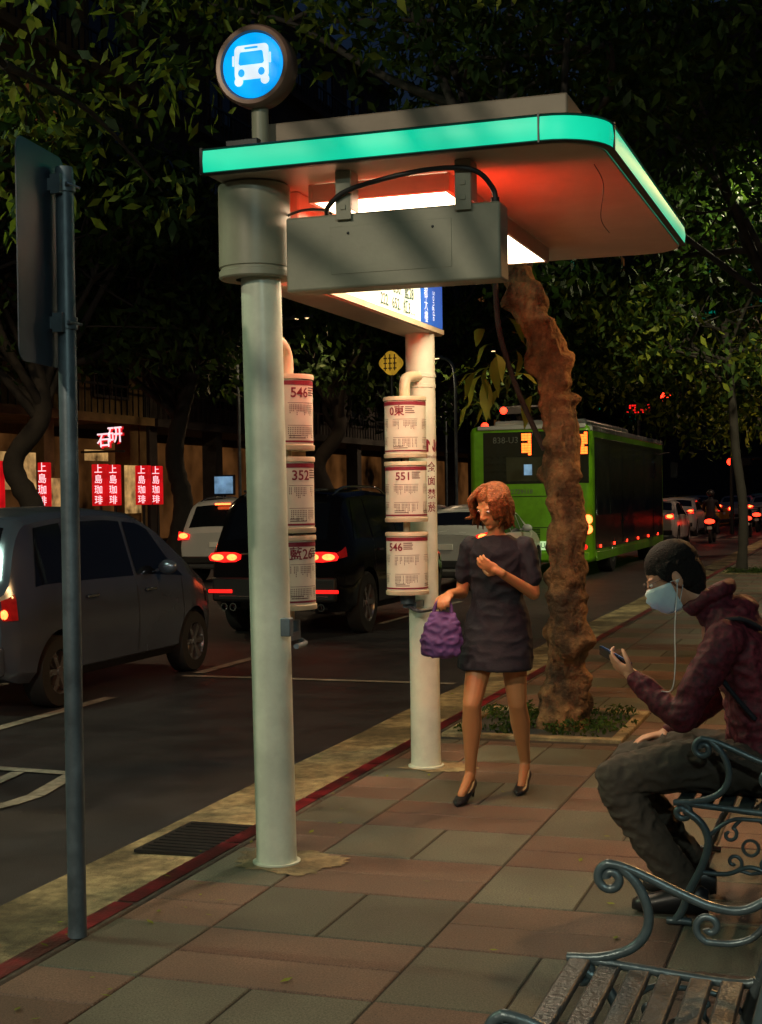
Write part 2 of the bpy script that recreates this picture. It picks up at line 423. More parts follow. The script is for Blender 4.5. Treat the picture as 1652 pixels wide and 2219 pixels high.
# ---------------------------------------------------------------- bus shelter
PX=-2.455;RX=-2.478
S=T('bus_shelter',(PX,6.9,0),'cream steel bus stop shelter with glowing green canopy edge','bus stop')
mb=MB();mb.tube([(-2.468,5.726,.003),(-2.468,5.726,.010)],.105,40);mb.tube([(-2.468,5.726,.010),(-2.468,5.726,.06),(-2.503,5.726,2.9)],[.090,.088,.088],40)
mk(mb,'post','post',S)
mk(MB().lathe([(.001,0),(.105,0),(.105,.010),(.091,.012),(.088,.06),(.086,2.62)],(RX,7.99,.003),n=40),'post','post',S)
mk(MB().lathe([(.085,2.553),(.15,2.553),(.158,2.56),(.158,2.585),(.150,2.588),(.150,2.60),(.157,2.604),(.157,2.955),(.150,2.962),(.08,2.962)],(-2.525,5.726,0),n=48),'collar','box',S)
mk(MB().lathe([(.05,2.962),(.095,2.962),(.095,2.985),(.05,2.985)],(-2.50,5.726,0),n=24),'bracket','darkmetal',S)
xl,xr,yn,yf=-2.645,-.967,5.48,8.27
out=[(xl,yn)]
r=.22
for k in range(9):
    t=radians(-90+90*k/8);out.append((xr-r+r*cos(t),yn+r+r*sin(t)))
for k in range(9):
    t=radians(90*k/8);out.append((xr-r+r*cos(t),yf-r+r*sin(t)))
out+=[(xl,yf)]
def shr(p,d):
    return [(xl+d+(x-xl)*((xr-xl-2*d)/(xr-xl)),yn+d+(y-yn)*((yf-yn-2*d)/(yf-yn))) for x,y in p]
can=MB().prism(shr(out,.012),(0,0,2.966),(1,0,0),(0,1,0),(0,0,1),.10)
can=mk(can,'canopy','canopy',S,bevel=.004)
path=[(xl,yn)]+out[1:10]
path=[path[0]]+[(xl+(path[1][0]-xl)*k/6,yn) for k in range(1,6)]+path[1:]
e=path[-1];path+=[(xr,e[1]+(8.06-e[1])*k/8) for k in range(1,9)]
def band(pts,z0,z1,o0,o1,n='x'):
    mb=MB();P=[V((a,b,0)) for a,b in pts];vs=[]
    for i,p in enumerate(P):
        t=(P[min(i+1,len(P)-1)]-P[max(i-1,0)]).normalized();nn=V((t.y,-t.x,0))
        for oo,z in((o0,z0),(o1,z0),(o1+.006,(z0+z1)/2),(o1,z1),(o0,z1)): vs.append(p+nn*oo+V((0,0,z)))
    fs=[]
    for i in range(len(P)-1):
        for k in range(5): fs.append((i*5+k,(i+1)*5+k,(i+1)*5+(k+1)%5,i*5+(k+1)%5))
    fs+= [(4,3,2,1,0),tuple((len(P)-1)*5+k for k in range(5))]
    return mb.add(vs,fs)
mk(band(path,2.978,3.068,-.006,.018),'light_strip','green',can,ang=60)
mk(band(path,2.966,2.977,-.004,.021),'strip_trim','darkmetal',can,ang=60)
mk(band(path,3.069,3.078,-.004,.021),'strip_trim','darkmetal',can,ang=60)
for a in((-1.20,-1.193,yn-.028,yn-.004,2.966,3.08),(xr+.004,xr+.028,5.70,5.707,2.966,3.08),(xl-.01,xl+.004,yn-.024,yn,2.966,3.08)):
    mk(MB().box(*a),'strip_joint','darkmetal',can)
mk(MB().box(-2.50,-1.14,5.75,8.0,3.078,3.235),'roof_panel','roofp',S,bevel=.008)
mb=MB();mb.box(-2.62,-2.42,5.62,5.74,3.067,3.10);mb.box(-2.60,-2.45,5.60,5.64,3.09,3.14)
mk(mb,'bracket','darkmetal',S,bevel=.004)
sx_,sz_=-2.475,3.455;sy=5.62
rs=mk(MB().lathe([(.001,.10),(.160,.10),(.172,.09),(.176,.02),(.176,0),(.166,-.014),(.148,-.012),(.140,.006),(.001,.006)],(sx_,sy,sz_),'Y',n=64),'round_sign','ringm',S,ang=50)
mk(MB().lathe([(.001,0.004),(.139,.004),(.139,-.001),(.125,-.006),(.001,-.009)],(sx_,sy,sz_),'Y',n=64),'sign_face','sign_blue',rs,ang=50)
mb=MB();ys=sy-.011
def flat(poly,yy,h=.002): mb.prism([(sx_+a*.90,sz_+b) for a,b in poly],(0,yy,0),(1,0,0),(0,0,1),(0,-1,0),h)
flat(rrect(-.088,.088,-.062,.085,.022),ys)
for sgn in(-1,1): flat([(sgn*.068+.022*cos(a*pi/8),-.068+.020*sin(a*pi/8)) for a in range(16)],ys+.0005)
flat(rrect(-.100,-.091,.0,.045,.003,2),ys);flat(rrect(.091,.100,.0,.045,.003,2),ys)
mk(mb,'bus_pictogram','sign_white',rs,sm=False)
mb=MB();ys=sy-.0145
flat([(-.058,.0),(.058,.0),(.066,.008),(.060,.05),(.054,.056),(-.054,.056),(-.060,.05),(-.066,.008)],ys)
flat(rrect(-.035,.035,.067,.076,.004,2),ys)
for sgn in(-1,1): flat([(sgn*.052+.017*cos(a*pi/8),-.033+.017*sin(a*pi/8)) for a in range(16)],ys)
mk(mb,'pictogram_window','sign_blue',rs,sm=False)
mb=MB();mb.cyl((-2.475,5.69,3.08),(-2.475,5.69,3.30),.037);mb.cyl((-2.475,5.69,3.08),(-2.475,5.69,3.12),.046)
mk(mb,'sign_pole','box',S)
D=mk(MB().box(-2.335,-1.396,5.62,5.76,2.475,2.79),'display_housing','box',S,bevel=.010)
mk(MB().box(-2.13,-1.60,5.6175,5.622,2.535,2.735),'access_panel','box',D,bevel=.002)
for x,z in((-2.05,2.705),(-1.68,2.705)): mk(MB().lathe([(.001,-.004),(.005,-.003),(.006,0)],(x,5.615,z),'Y',n=12),'screw','darkmetal',D)
mk(MB().box(-2.22,-1.45,5.762,5.766,2.50,2.77),'display_screen','led',D,sm=False)
for x in(-2.065,-1.545):
    mb=MB();mb.box(x-.034,x+.034,5.60,5.612,2.76,2.965);mb.box(x-.034,x-.029,5.612,5.70,2.80,2.965);mb.box(x+.029,x+.034,5.612,5.70,2.80,2.965)
    mb.box(x-.012,x+.012,5.594,5.602,2.86,2.88);mb.box(x-.012,x+.012,5.594,5.602,2.80,2.82)
    mk(mb,'hanger_bracket','box',D,bevel=.002)
mk(MB().tube(catmull([(-1.425,5.66,2.79),(-1.43,5.66,2.84),(-1.47,5.62,2.90),(-1.54,5.585,2.925),(-1.7,5.58,2.93),(-1.9,5.58,2.905),(-2.05,5.58,2.87),(-2.13,5.60,2.82),(-2.16,5.66,2.80)],8),.011,10),'cable','black',S)
mk(MB().tube(catmull([(-2.14,5.66,2.80),(-2.2,5.70,2.83),(-2.32,5.74,2.84),(-2.42,5.72,2.80)],8),.006,8),'cable','black',S)
mk(MB().tube(catmull([(-1.06,5.9,2.965),(-1.04,6.0,2.90),(-1.07,6.1,2.78),(-1.06,6.25,2.74)],8),.0022,6),'cable','black',S)
mk(MB().cyl((-1.425,5.66,2.775),(-1.425,5.66,2.81),.018,.018,12),'cable_gland','black',S)
x0,x1,y0,y1=-2.30,-1.66,5.80,7.80
mb=MB()
for a in((x0,x0+.02,y0,y1),(x1-.02,x1,y0,y1),(x0+.02,x1-.02,y0,y0+.02),(x0+.02,x1-.02,y1-.02,y1)): mb.box(a[0],a[1],a[2],a[3],2.885,2.964)
LBX=mk(mb,'light_box_frame','canopy',S,bevel=.003)
mk(MB().box(x0+.022,x1-.022,y0+.022,y1-.022,2.889,2.896),'light_panel','panel',LBX,sm=False)
RB=mk(MB().box(-2.61,-2.387,5.90,8.16,2.545,2.964),'route_sign_box','canopy',S,bevel=.008)
mk(MB().box(-2.386,-2.382,6.30,7.70,2.585,2.95),'sign_face','lit_face',RB,sm=False)
mk(MB().box(-2.386,-2.382,7.703,8.14,2.585,2.95),'sign_end_panel','blue_lit',RB,sm=False)
text('218.  650.  藍28',.085,(-2.378,7.29,2.712),(0,1,0),(0,0,1),'lit_ink',RB,bold=.001)
text('222.  652.  紅3…',.085,(-2.378,7.29,2.628),(0,1,0),(0,0,1),'lit_ink',RB,bold=.001)
text('港\n都\n大\n樓',.072,(-2.378,7.80,2.72),(0,1,0),(0,0,1),'sign_white',RB)
text('Songde',.06,(-2.378,7.95,2.70),(0,0,-1),(0,1,0),'sign_white',RB)
mk(MB().box(-2.384,-2.376,5.92,8.15,2.552,2.580),'sign_trim','cream',RB)
def drum(cx,cy,z0,z1,num,th,thc):
    r=.118
    d=mk(MB().lathe([(.001,z0),(r+.004,z0),(r+.006,z0+.006),(r+.006,z0+.022),(r-.002,z0+.026),(r-.002,z1-.026),(r+.006,z1-.022),(r+.006,z1-.006),(r+.004,z1),(.001,z1)],(cx,cy,0),n=40),'timetable_drum','cream',S)
    mk(MB().lathe([(r,z0+.027),(r,z1-.027)],(cx,cy,0),n=48),'timetable_sheet','paper',d)
    H=z1-z0-.06
    mb=MB();rr=r+.0015
    def arc(t0,t1,za,zb,n=None):
        n=n or max(1,int((t1-t0)/.15));vs=[]
        for k in range(n+1):
            t=t0+(t1-t0)*k/n
            vs+=[(cx+rr*sin(t),cy-rr*cos(t),za),(cx+rr*sin(t),cy-rr*cos(t),zb)]
        mb.add(vs,[(2*k,2*k+2,2*k+3,2*k+1) for k in range(n)])
    arc(thc-1.6,thc+2.2,z1-.050,z1-.030);mk(mb,'printed_border','maroon',d,sm=False)
    mb=MB();arc(thc-1.6,thc+2.2,z0+.034,z0+.043)
    mk(mb,'printed_border','maroon',d,sm=False)
    mb=MB();rq=random.Random(int(z0*100)+int(cy*10))
    for c0 in(thc-1.55,thc,thc+1.55):
        for row in range(2):
            zt=z1-.135-row*H*.36
            t=c0-.62
            arc(c0-.62,c0+.62,zt+.004,zt+.006)
            while t<c0+.6:
                if rq.random()<.85:
                    zz=zt-.003;hh=rq.uniform(.025,.055)
                    while zz>zt-hh:
                        arc(t,t+.030,zz-.0055,zz,1);zz-=.0085
                t+=.068
        a0=th+.42
        if c0==thc:
            for k in range(4): arc(a0,a0+rq.uniform(.35,.5),z1-.064-k*.011,z1-.059-k*.011)
        arc(c0-.6,c0+.1,z0+.052,z0+.056);arc(c0-.6,c0-.1,z0+.062,z0+.066)
    mk(mb,'printed_rows','ink',d,sm=False)
    text(num,.062,None,None,None,'maroon',d,cyl=((cx,cy),r+.0025,th,z1-.086),bold=.001)
    return d
for a,b_,n_,t_ in((1.815,2.162,'0東',-6),(1.450,1.793,'551',10),(1.035,1.392,'546',-16)):
    drum(-2.50,7.752,a,b_,n_,radians(t_),radians(18))
for a,b_,n_ in((1.812,2.154,'546'),(1.438,1.782,'352'),(1.09,1.427,'藍26')):
    drum(-2.50,6.0,a,b_,n_,radians(52),radians(60))
for yy,cy,sg in((7.99,7.752,-1),(5.726,6.0,1)):
    mb=MB();mb.tube(catmull([(-2.50,cy,2.15),(-2.50,cy,2.22),(-2.50,cy-sg*.03,2.27),(-2.48,(cy+yy)/2,2.29),(-2.46,yy,2.29)],6),.032,14)
    mb.cyl((-2.5,cy,1.0),(-2.5,cy,2.16),.02);mk(mb,'drum_arm','cream',S)
    mb=MB();mb.cyl((-2.5,cy,.98),(-2.5,cy,1.04),.045);mb.box(-2.53,-2.45,min(cy,yy)+.0,max(cy,yy),.955,.99)
    mb.tube(catmull([(-2.5,cy,.97),(-2.42,cy-.02,.94),(-2.36,yy-.0,.95)],5),.012)
    mk(mb,'drum_clamp','steel',S)
for z in(2.30,2.24): mk(MB().lathe([(.086,z-.012),(.0905,z-.010),(.0905,z+.010),(.086,z+.012)],(RX,7.99,0),n=32),'clamp_band','post',S)
mk(MB().box(PX+.055,PX+.10,5.645,5.69,1.0,1.08),'junction_box','steel',S,bevel=.005)
text('N',.10,None,None,None,'maroon',S,cyl=((RX,7.99),.0885,radians(58),1.885),name='notice_lettering',bold=.002)
text('O',.10,None,None,None,'maroon',S,cyl=((RX,7.99),.0885,radians(108),1.885),name='notice_lettering',bold=.002)
text('Smoking',.030,None,None,None,'maroon',S,cyl=((RX,7.99),.0885,radians(66),1.825),name='notice_lettering')
for k,ch in enumerate('全面禁菸'): text(ch,.062,None,None,None,'maroon',S,cyl=((RX,7.99),.0885,radians(58),1.76-k*.078),name='notice_lettering',bold=.0006)
# ---------------------------------------------------------------- traffic sign from behind
gx=-2.757
SG=T('traffic_sign',(gx,4.546,0),'grey galvanised pole carrying a tall rectangular sign seen from behind','sign')
mk(MB().lathe([(.001,0),(.036,0),(.034,.06),(.033,2.80),(.030,2.812),(.001,2.815)],(gx,4.546,.003),n=24),'pole','steel',SG)
a=V((-2.815,4.64,0));b2=V((-2.757,4.235,0));dx=(b2-a).normalized();nn=V((-dx.y,dx.x,0))
w=(b2-a).length
pl=mk(MB().prism(rrect(0,w,2.087,2.868,.05,6),a,dx,(0,0,1),nn,-.004),'sign_plate','signback',SG,sm=False)
for z in(2.245,2.745):
    mb=MB();mb.lathe([(.033,z-.022),(.040,z-.022),(.040,z+.022),(.033,z+.022)],(gx,4.546,0),n=24)
    mb.box(-2.81,-2.75,4.49,4.515,z-.022,z+.022);mb.box(-2.78,-2.74,4.485,4.505,z-.035,z+.035)
    mb.cyl((gx+.035,4.50,z),(gx+.035,4.59,z),.006,.006,8)
    mk(mb,'clamp','steel',SG)
# ---------------------------------------------------------------- benches
def bench(loc,rz,label,LN):
    B=T('park_bench',loc,label,'bench','benches along the pavement',rz)
    def sp(cx,cz,r0,r1,a0,a1,n=22):
        return [(cx+(r0+(r1-r0)*k/n)*cos(radians(a0+(a1-a0)*k/n)),cz+(r0+(r1-r0)*k/n)*sin(radians(a0+(a1-a0)*k/n))) for k in range(n+1)]
    for y in(0,LN):
        mb=MB()
        def tb(p,r,n=8,cat=True):
            P=[(q[0],y,q[1]) for q in p];mb.tube(catmull(P,4) if cat else P,r,n)
        tb(sp(.11,.655,.010,.036,90+450,90,26)+[(.15,.683),(.21,.660),(.28,.630),(.35,.605),(.42,.60),(.48,.63),(.53,.67)],.0115,8)
        tb([(.135,.685),(.175,.645),(.20,.585),(.195,.53),(.155,.485),(.08,.458),(.0,.452)],.0125)
        tb(sp(.03,.418,.008,.034,90-450,90,24)+[(.10,.446),(.2,.438),(.3,.43),(.42,.425),(.47,.44)],.012)
        tb([(.04,.425),(.10,.38),(.125,.31),(.10,.22),(.055,.13),(.03,.06),(.0,.012)],.015)
        tb([(.46,.44),(.43,.35),(.43,.26),(.47,.14),(.52,.06),(.55,.012)],.015)
        tb([(.46,.43),(.50,.56),(.535,.70),(.57,.84),(.60,.90)],.014)
        tb(sp(.345,.555,.008,.036,270-420,270,20)+[(.40,.52),(.45,.54),(.49,.59)],.009)
        tb(sp(.20,.345,.006,.030,-270,60,18)+[(.24,.40)],.007);tb(sp(.355,.345,.006,.030,450,120,18)+[(.31,.40)],.007)
        tb(sp(.215,.245,.006,.032,300,-60,18)+[(.275,.205)],.007);tb(sp(.34,.245,.006,.032,-120,240,18)+[(.275,.205)],.007)
        for (cx,cz,rr) in((.275,.300,.028),):
            P=[(cx+rr*cos(2*pi*k/20),y,cz+rr*sin(2*pi*k/20)) for k in range(21)];mb.tube(P,.006,6)
        tb([(.12,.33),(.2,.395),(.275,.403),(.36,.395),(.43,.35)],.008);tb([(.10,.2),(.19,.20),(.275,.23),(.36,.20),(.45,.19)],.009)
        tb([(-.03,.012),(.03,.014),(.06,.012)],.014);tb([(.50,.012),(.55,.014),(.60,.012)],.014)
        mk(mb,'side_frame','iron',B,world=False,ang=60)
    mb=MB()
    for k in range(6):
        x=.035+k*.073;z=.438-.003*k+.003*(k-3)**2*.4
        mb.box(x-.027,x+.027,.018,LN-.018,z-.010,z+.010)
    mk(mb,'seat','slat',B,world=False,bevel=.006)
    mb=MB()
    for k in range(5):
        t=k/4;c=V((.515+.075*t,LN/2,.56+.30*t));d=V((.24,0,.97)).normalized();n=V((.97,0,-.24)).normalized()
        mb.obox(c,n,(0,1,0),d,.010,LN/2+.03,.030)
    mk(mb,'backrest','slat',B,world=False,bevel=.005)
    return B
bench((-.715,2.40,0),0,'park bench with scrolled grey iron arms and wooden slats, empty',1.06)
bench((-.69,5.30,0),0,'park bench with scrolled iron arms, a man sitting on it',1.12)
# ---------------------------------------------------------------- people
def frame(fwd,up):
    f=V(fwd).normalized();u=V(up);u=(u-f*u.dot(f)).normalized();r=f.cross(u);return f,u,r
def head(mb,c,fwd,up,s=1):
    f,u,r=frame(fwd,up);c=V(c);ax=(r,f,u)
    mb.ell(c+u*.028*s-f*.012*s,.074*s,.094*s,.088*s,ax)
    mb.ell(c-u*.035*s+f*.022*s,.060*s,.066*s,.078*s,ax)
    mb.ell(c-u*.090*s+f*.058*s,.026*s,.024*s,.020*s,ax)
    mb.ell(c+u*.0*s+f*.072*s,.045*s,.018*s,.03*s,ax)
    mb.limb(c+u*.012*s+f*.083*s,c-u*.028*s+f*.104*s,.008*s,.013*s)
    for q in(-1,1):
        mb.ell(c-u*.033*s+f*.098*s+r*.012*s*q,.008*s,.009*s,.008*s,ax)
        mb.ell(c-u*.012*s-f*.005*s+r*.077*s*q,.009*s,.018*s,.030*s,ax)
        mb.ell(c+u*.022*s+f*.076*s+r*.03*s*q,.02*s,.012*s,.007*s,ax)
    mb.ell(c-u*.055*s+f*.083*s,.022*s,.012*s,.006*s,ax);mb.ell(c-u*.067*s+f*.081*s,.018*s,.012*s,.007*s,ax)
def hand(mb,w,d,pn,curl=.6,thumb=1,s=1,fc=None):
    d=V(d).normalized();pn=V(pn);pn=(pn-d*pn.dot(d)).normalized();sd=d.cross(pn)*thumb;w=V(w)
    ax=(sd,pn,d)
    mb.ell(w+d*.045*s,.038*s,.015*s,.052*s,ax);mb.limb(w-d*.02*s,w+d*.02*s,.024*s,.026*s)
    for k,(off,ln) in enumerate(((.030,.072),(.010,.080),(-.011,.074),(-.030,.058))):
        p=w+d*(.083 - .004*abs(k-1))*s+sd*off*s;a=curl*.45;r0=.0088*s
        for j,fr in enumerate((.45,.32,.25)):
            dd=d*cos(a)+pn*sin(a);q=p+dd*ln*fr*s;mb.limb(p,q,r0,r0*.92);r0*=.92;p=q;a+=curl
    p=w+d*.022*s+sd*.030*s;q=p+(d*.6+sd*.75+pn*.35).normalized()*.036*s;mb.limb(p,q,.012*s,.0105*s)
    q2=q+(d*.9+sd*.15+pn*(.3+curl*.4)).normalized()*.030*s;mb.limb(q,q2,.0105*s,.009*s)
    q3=q2+(d*.9-sd*.15+pn*(.3+curl*.6)).normalized()*.022*s;mb.limb(q2,q3,.009*s,.008*s)
def eyes(c,fwd,up,P,s=1):
    f,u,r=frame(fwd,up);c=V(c)
    for q in(-1,1):
        mk(MB().ell(c+u*.005*s+f*.079*s+r*.030*s*q,.0125*s,.010*s,.006*s,(r,f,u)),'eye','white',P)
        mk(MB().ell(c+u*.004*s+f*.0875*s+r*.030*s*q,.0060*s,.003*s,.0055*s,(r,f,u)),'pupil','black',P)
X=V((1,0,0));Y=V((0,1,0));Z=V((0,0,1))
PM=T('person',(-.42,5.60,0),'man in dark red jacket and face mask seated, looking at phone','person')
H=1.13
hc=V((-.728,5.655,1.262));hf=V((-.90,-.24,-.44));hu=V((-.44,0,.89))
f,u,r=frame(hf,hu)
mb=MB();head(mb,hc,hf,hu,H)
mb.limb((-.58,5.66,1.12),hc-u*.05*H-f*.030*H,.058,.052)
mb.chain([(-.40,5.64,.56),(-.40,5.64,.72),(-.45,5.64,.90),(-.51,5.65,1.05),(-.57,5.66,1.11)],[.125,.11,.12,.11,.06])
for hy,ky,ay in((5.54,5.42,5.44),(5.74,5.74,5.72)):
    mb.chain([(-.42,hy,.54),(-.92,ky,.515),(-.66,ay,.10)],[.085,.052,.036]);mb.limb((-.64,ay,.06),(-.78,ay-.01,.04),.035,.028)
mb.chain([(-.52,5.44,1.04),(-.665,5.39,.76),(-.850,5.48,.885)],[.05,.04,.026])
hand(mb,(-.855,5.483,.889),(-.80,.22,.45),(-.35,.55,.75),.55,thumb=-1)
mb.chain([(-.52,5.86,1.04),(-.60,5.92,.76),(-.76,5.78,.63)],[.05,.04,.026])
hand(mb,(-.765,5.776,.626),(-.90,-.30,-.12),(0,0,-1),.3,thumb=1)
fused(mb,'body','skin',PM,.0055,3)
mb=MB()
def rg(c,rx,ry,tilt=0):
    t=radians(tilt);return (c,(cos(t),0,sin(t)),rx,(0,1,0),ry)
mb.loft([rg((-.385,5.64,.47),.14,.17),rg((-.39,5.64,.56),.145,.178),rg((-.395,5.64,.68),.132,.168,5),rg((-.415,5.64,.82),.125,.172,12),rg((-.45,5.645,.96),.125,.19,22),rg((-.50,5.65,1.06),.110,.195,35),rg((-.545,5.655,1.12),.085,.13,45),rg((-.595,5.66,1.17),.075,.086,50)])
mb.ell((-.50,5.65,1.03),.105,.21,.09)
mb.chain([(-.51,5.46,1.04),(-.60,5.40,.88),(-.665,5.39,.755)],[.074,.064,.057]);mb.chain([(-.665,5.39,.755),(-.75,5.43,.80),(-.845,5.475,.88)],[.057,.050,.038])
mb.chain([(-.51,5.85,1.04),(-.57,5.93,.88),(-.61,5.92,.75)],[.074,.064,.057]);mb.chain([(-.61,5.92,.75),(-.70,5.84,.68),(-.755,5.785,.635)],[.057,.050,.038])
mb.tube(catmull([(-.665,5.60,1.135),(-.61,5.565,1.175),(-.545,5.58,1.215),(-.515,5.66,1.228),(-.545,5.74,1.215),(-.61,5.765,1.175),(-.665,5.72,1.135)],5),.028,12)
mb.ell((-.47,5.66,1.135),.070,.115,.060)
fused(mb,'jacket','jacket',PM,.007,4,wr=.020,ws=10)
mb=MB()
mb.ell((-.40,5.64,.53),.15,.19,.11)
for hy,ky,ay in((5.54,5.42,5.44),(5.74,5.74,5.72)):
    mb.chain([(-.42,hy,.545),(-.68,(hy+ky)/2,.555),(-.92,ky,.51),(-.90,ky,.44),(-.79,(ky+ay)/2,.27),(-.675,ay,.115)],[.108,.098,.080,.078,.072,.066])
fused(mb,'trousers','trouser',PM,.007,3,wr=.018,ws=12)
for hy,ay in((0,5.44),(1,5.72)):
    mb=MB();y_=ay-.01
    mb.loft([((-.58,y_,.055),(0,1,0),.030,(0,0,1),.045),((-.62,y_,.062),(0,1,0),.040,(0,0,1),.060),((-.70,y_,.052),(0,1,0),.044,(0,0,1),.050),((-.78,y_-.005,.040),(0,1,0),.048,(0,0,1),.038),((-.84,y_-.01,.034),(0,1,0),.040,(0,0,1),.030),((-.865,y_-.01,.03),(0,1,0),.02,(0,0,1),.018)],16)
    mk(mb,'shoe','shoe',PM,ang=70)
mb=MB();mb.ell(hc+(u*.046-f*.018)*H,.081*H,.098*H,.084*H,(r,f,u));mb.ell(hc+(-u*.005-f*.050)*H,.078*H,.064*H,.085*H,(r,f,u))
mb.ell(hc+(-u*.055-f*.052)*H,.064*H,.042*H,.050*H,(r,f,u));mb.ell(hc+(-u*.085-f*.048)*H,.052*H,.032*H,.035*H,(r,f,u))
for q in(-1,1):
    mb.ell(hc+(u*.028+f*.010+r*.066*q)*H,.015*H,.040*H,.038*H,(r,f,u));mb.ell(hc+(-u*.005-f*.036+r*.066*q)*H,.018*H,.032*H,.050*H,(r,f,u))
    mb.ell(hc+(u*.004+f*.022+r*.067*q)*H,.008*H,.010*H,.022*H,(r,f,u))
rr=random.Random(4)
for k in range(90):
    t=rr.uniform(-1,1);s_=rr.uniform(-1,1);d=(u*(-.1+1.1*rr.random())+f*s_*.9+r*t).normalized()
    if d.dot(f)>.55 and d.dot(u)<.5: continue
    p=hc+(u*.030-f*.018+d*.082)*H;mb.limb(p,p+d*.010+f*.010+r*rr.uniform(-.008,.008)-u*.008,.010,.003)
fused(mb,'hair','hairm',PM,.0045,1)
mb=MB();vs=[]
for i in range(13):
    th=radians(-80+160*i/12)
    for j in range(9):
        v=j/8;z=.000-.104*v;rr_=.088+.022*math.sin(pi*min(1,v*1.05))*math.cos(th)**2+.0025*(1 if j%2 else -1)
        rr_*= (1-.25*v*v)
        vs.append(hc+(f*(rr_*cos(th)*1.10+.004)+r*(rr_*.84*sin(th))+u*(z-.010*abs(sin(th))))*H)
mb.add(vs,[(i*9+j,(i+1)*9+j,(i+1)*9+j+1,i*9+j+1) for i in range(12) for j in range(8)])
mo=mk(mb,'face_mask','mask',PM,ang=80);sol=mo.modifiers.new('s','SOLIDIFY');sol.thickness=.003
for q in(-1,1):
    mb=MB()
    for z0 in(-.010,-.085): mb.tube([hc+(r*.078*q+f*.022+u*z0)*H,hc+(r*.086*q-f*.012-u*.012+u*z0*.3)*H],.0016,6)
    mk(mb,'mask_strap','cable',PM)
mb=MB()
for q in(-1,1):
    P=[hc+(f*.099+r*(.032*q+.022*cos(2*pi*k/20))+u*(.010+.014*sin(2*pi*k/20)))*H for k in range(21)];mb.tube(P,.0009,6)
    mb.tube([hc+(f*.098+r*.054*q+u*.012)*H,hc+(-f*.005+r*.080*q+u*.006)*H],.0009,6)
mb.tube([hc+(f*.102+r*.008+u*.012)*H,hc+(f*.102-r*.008+u*.012)*H],.0009,6)
mk(mb,'glasses','darkmetal',PM);eyes(hc,hf,hu,PM,H)
q_=-1 if r.y>0 else 1
ear=hc+(r*.085*q_-u*.018)*H
mk(MB().tube(catmull([ear,ear-Z*.05+Y*(-.01),(-.70,5.48,1.08),(-.69,5.40,.95),(-.70,5.375,.86),(-.74,5.38,.85)],6),.0019,6).ell(ear,.007,.007,.007),'earphone_cable','cable',PM)
BP=T('backpack',(-.27,5.66,.50),'black backpack worn on the back of the seated man','backpack')
mb=MB();mb.ell((-.272,5.66,.86),.065,.14,.22);mb.ell((-.235,5.66,.78),.045,.10,.11);mb.tube(catmull([(-.35,5.52,1.06),(-.46,5.465,1.12),(-.56,5.495,1.07),(-.545,5.475,.92),(-.40,5.45,.74)],5),.012,8)
fused(mb,'backpack_body','navy',BP,.009,3)
PH=T('smartphone',(-.94,5.52,.95),'dark smartphone held in the hand of the seated man','phone')
pc=V((-.935,5.525,.952));pd=V((-.80,.10,.42)).normalized();pn=V((.42,.05,.9));pn=(pn-pd*pn.dot(pd)).normalized()
pn=(pn*.85+Y*.5).normalized();pn=(pn-pd*pn.dot(pd)).normalized();ps=pd.cross(pn)
mk(MB().obox(pc,pd,ps,pn,.072,.036,.0045),'phone_body','phone',PH,bevel=.002)
mk(MB().obox(pc+pn*.0052,pd,ps,pn,.066,.032,.0004),'phone_screen','screen',PH,sm=False)
# walking woman
PW=T('person',(-1.86,7.28,0),'woman with auburn hair walking in dark dress and heels','person')
hc=V((-1.845,7.19,1.535));hf=V((-.50,-1,-.42));hu=V((-.10,-.30,1))
mb=MB();head(mb,hc,hf,hu,.97)
mb.limb((-1.84,7.235,1.36),(-1.84,7.215,1.46),.046,.044)
mb.loft([((-1.85,7.28,.86),X,.15,Y,.10),((-1.85,7.28,.93),X,.158,Y,.105),((-1.85,7.275,1.05),X,.118,Y,.085),((-1.845,7.265,1.18),X,.135,Y,.092),((-1.84,7.255,1.28),X,.150,Y,.090),((-1.84,7.245,1.35),X,.12,Y,.07),((-1.84,7.24,1.39),X,.055,Y,.052)])
def wleg(hip,knee,ank,toe):
    mb.chain([hip,(V(hip)*.5+V(knee)*.5),knee],[.082,.068,.050])
    kk=V(knee);aa=V(ank);mb.chain([kk,kk.lerp(aa,.32)+V((0,.012,0)),kk.lerp(aa,.75),aa],[.048,.053,.034,.029])
    mb.limb(ank,toe,.028,.022);mb.ell(V(ank)+V((0,.012,-.028)),.024,.026,.026)
A1=((-1.91,7.25,.88),(-1.955,7.12,.51),(-1.99,7.20,.135),(-2.005,7.07,.045))
A2=((-1.78,7.29,.88),(-1.755,7.29,.50),(-1.765,7.50,.150),(-1.765,7.40,.045))
wleg(*A1);wleg(*A2)
mb.chain([(-1.995,7.26,1.325),(-2.045,7.28,1.08),(-2.06,7.10,.985+.10)],[.042,.034,.022])
hand(mb,(-2.06,7.095,1.082),(-.05,-.85,-.2),(0,0.1,-1),.75,thumb=-1,s=.92)
mb.chain([(-1.685,7.26,1.325),(-1.65,7.25,1.08),(-1.78,7.06,1.20)],[.042,.034,.022])
hand(mb,(-1.785,7.056,1.205),(-.85,-.10,.45),(.1,.9,.3),.5,thumb=1,s=.92)
fused(mb,'body','skinw',PW,.0055,3)
mb=MB()
mb.loft([((-1.86,7.245,.685),X,.200,Y,.178),((-1.86,7.245,.69),X,.203,Y,.180),((-1.855,7.26,.80),X,.195,Y,.150),((-1.85,7.28,.93),X,.180,Y,.122),((-1.85,7.275,1.05),X,.138,Y,.100),((-1.845,7.265,1.18),X,.152,Y,.108),((-1.84,7.255,1.29),X,.162,Y,.105),((-1.84,7.245,1.36),X,.115,Y,.078),((-1.84,7.24,1.385),X,.07,Y,.062)])
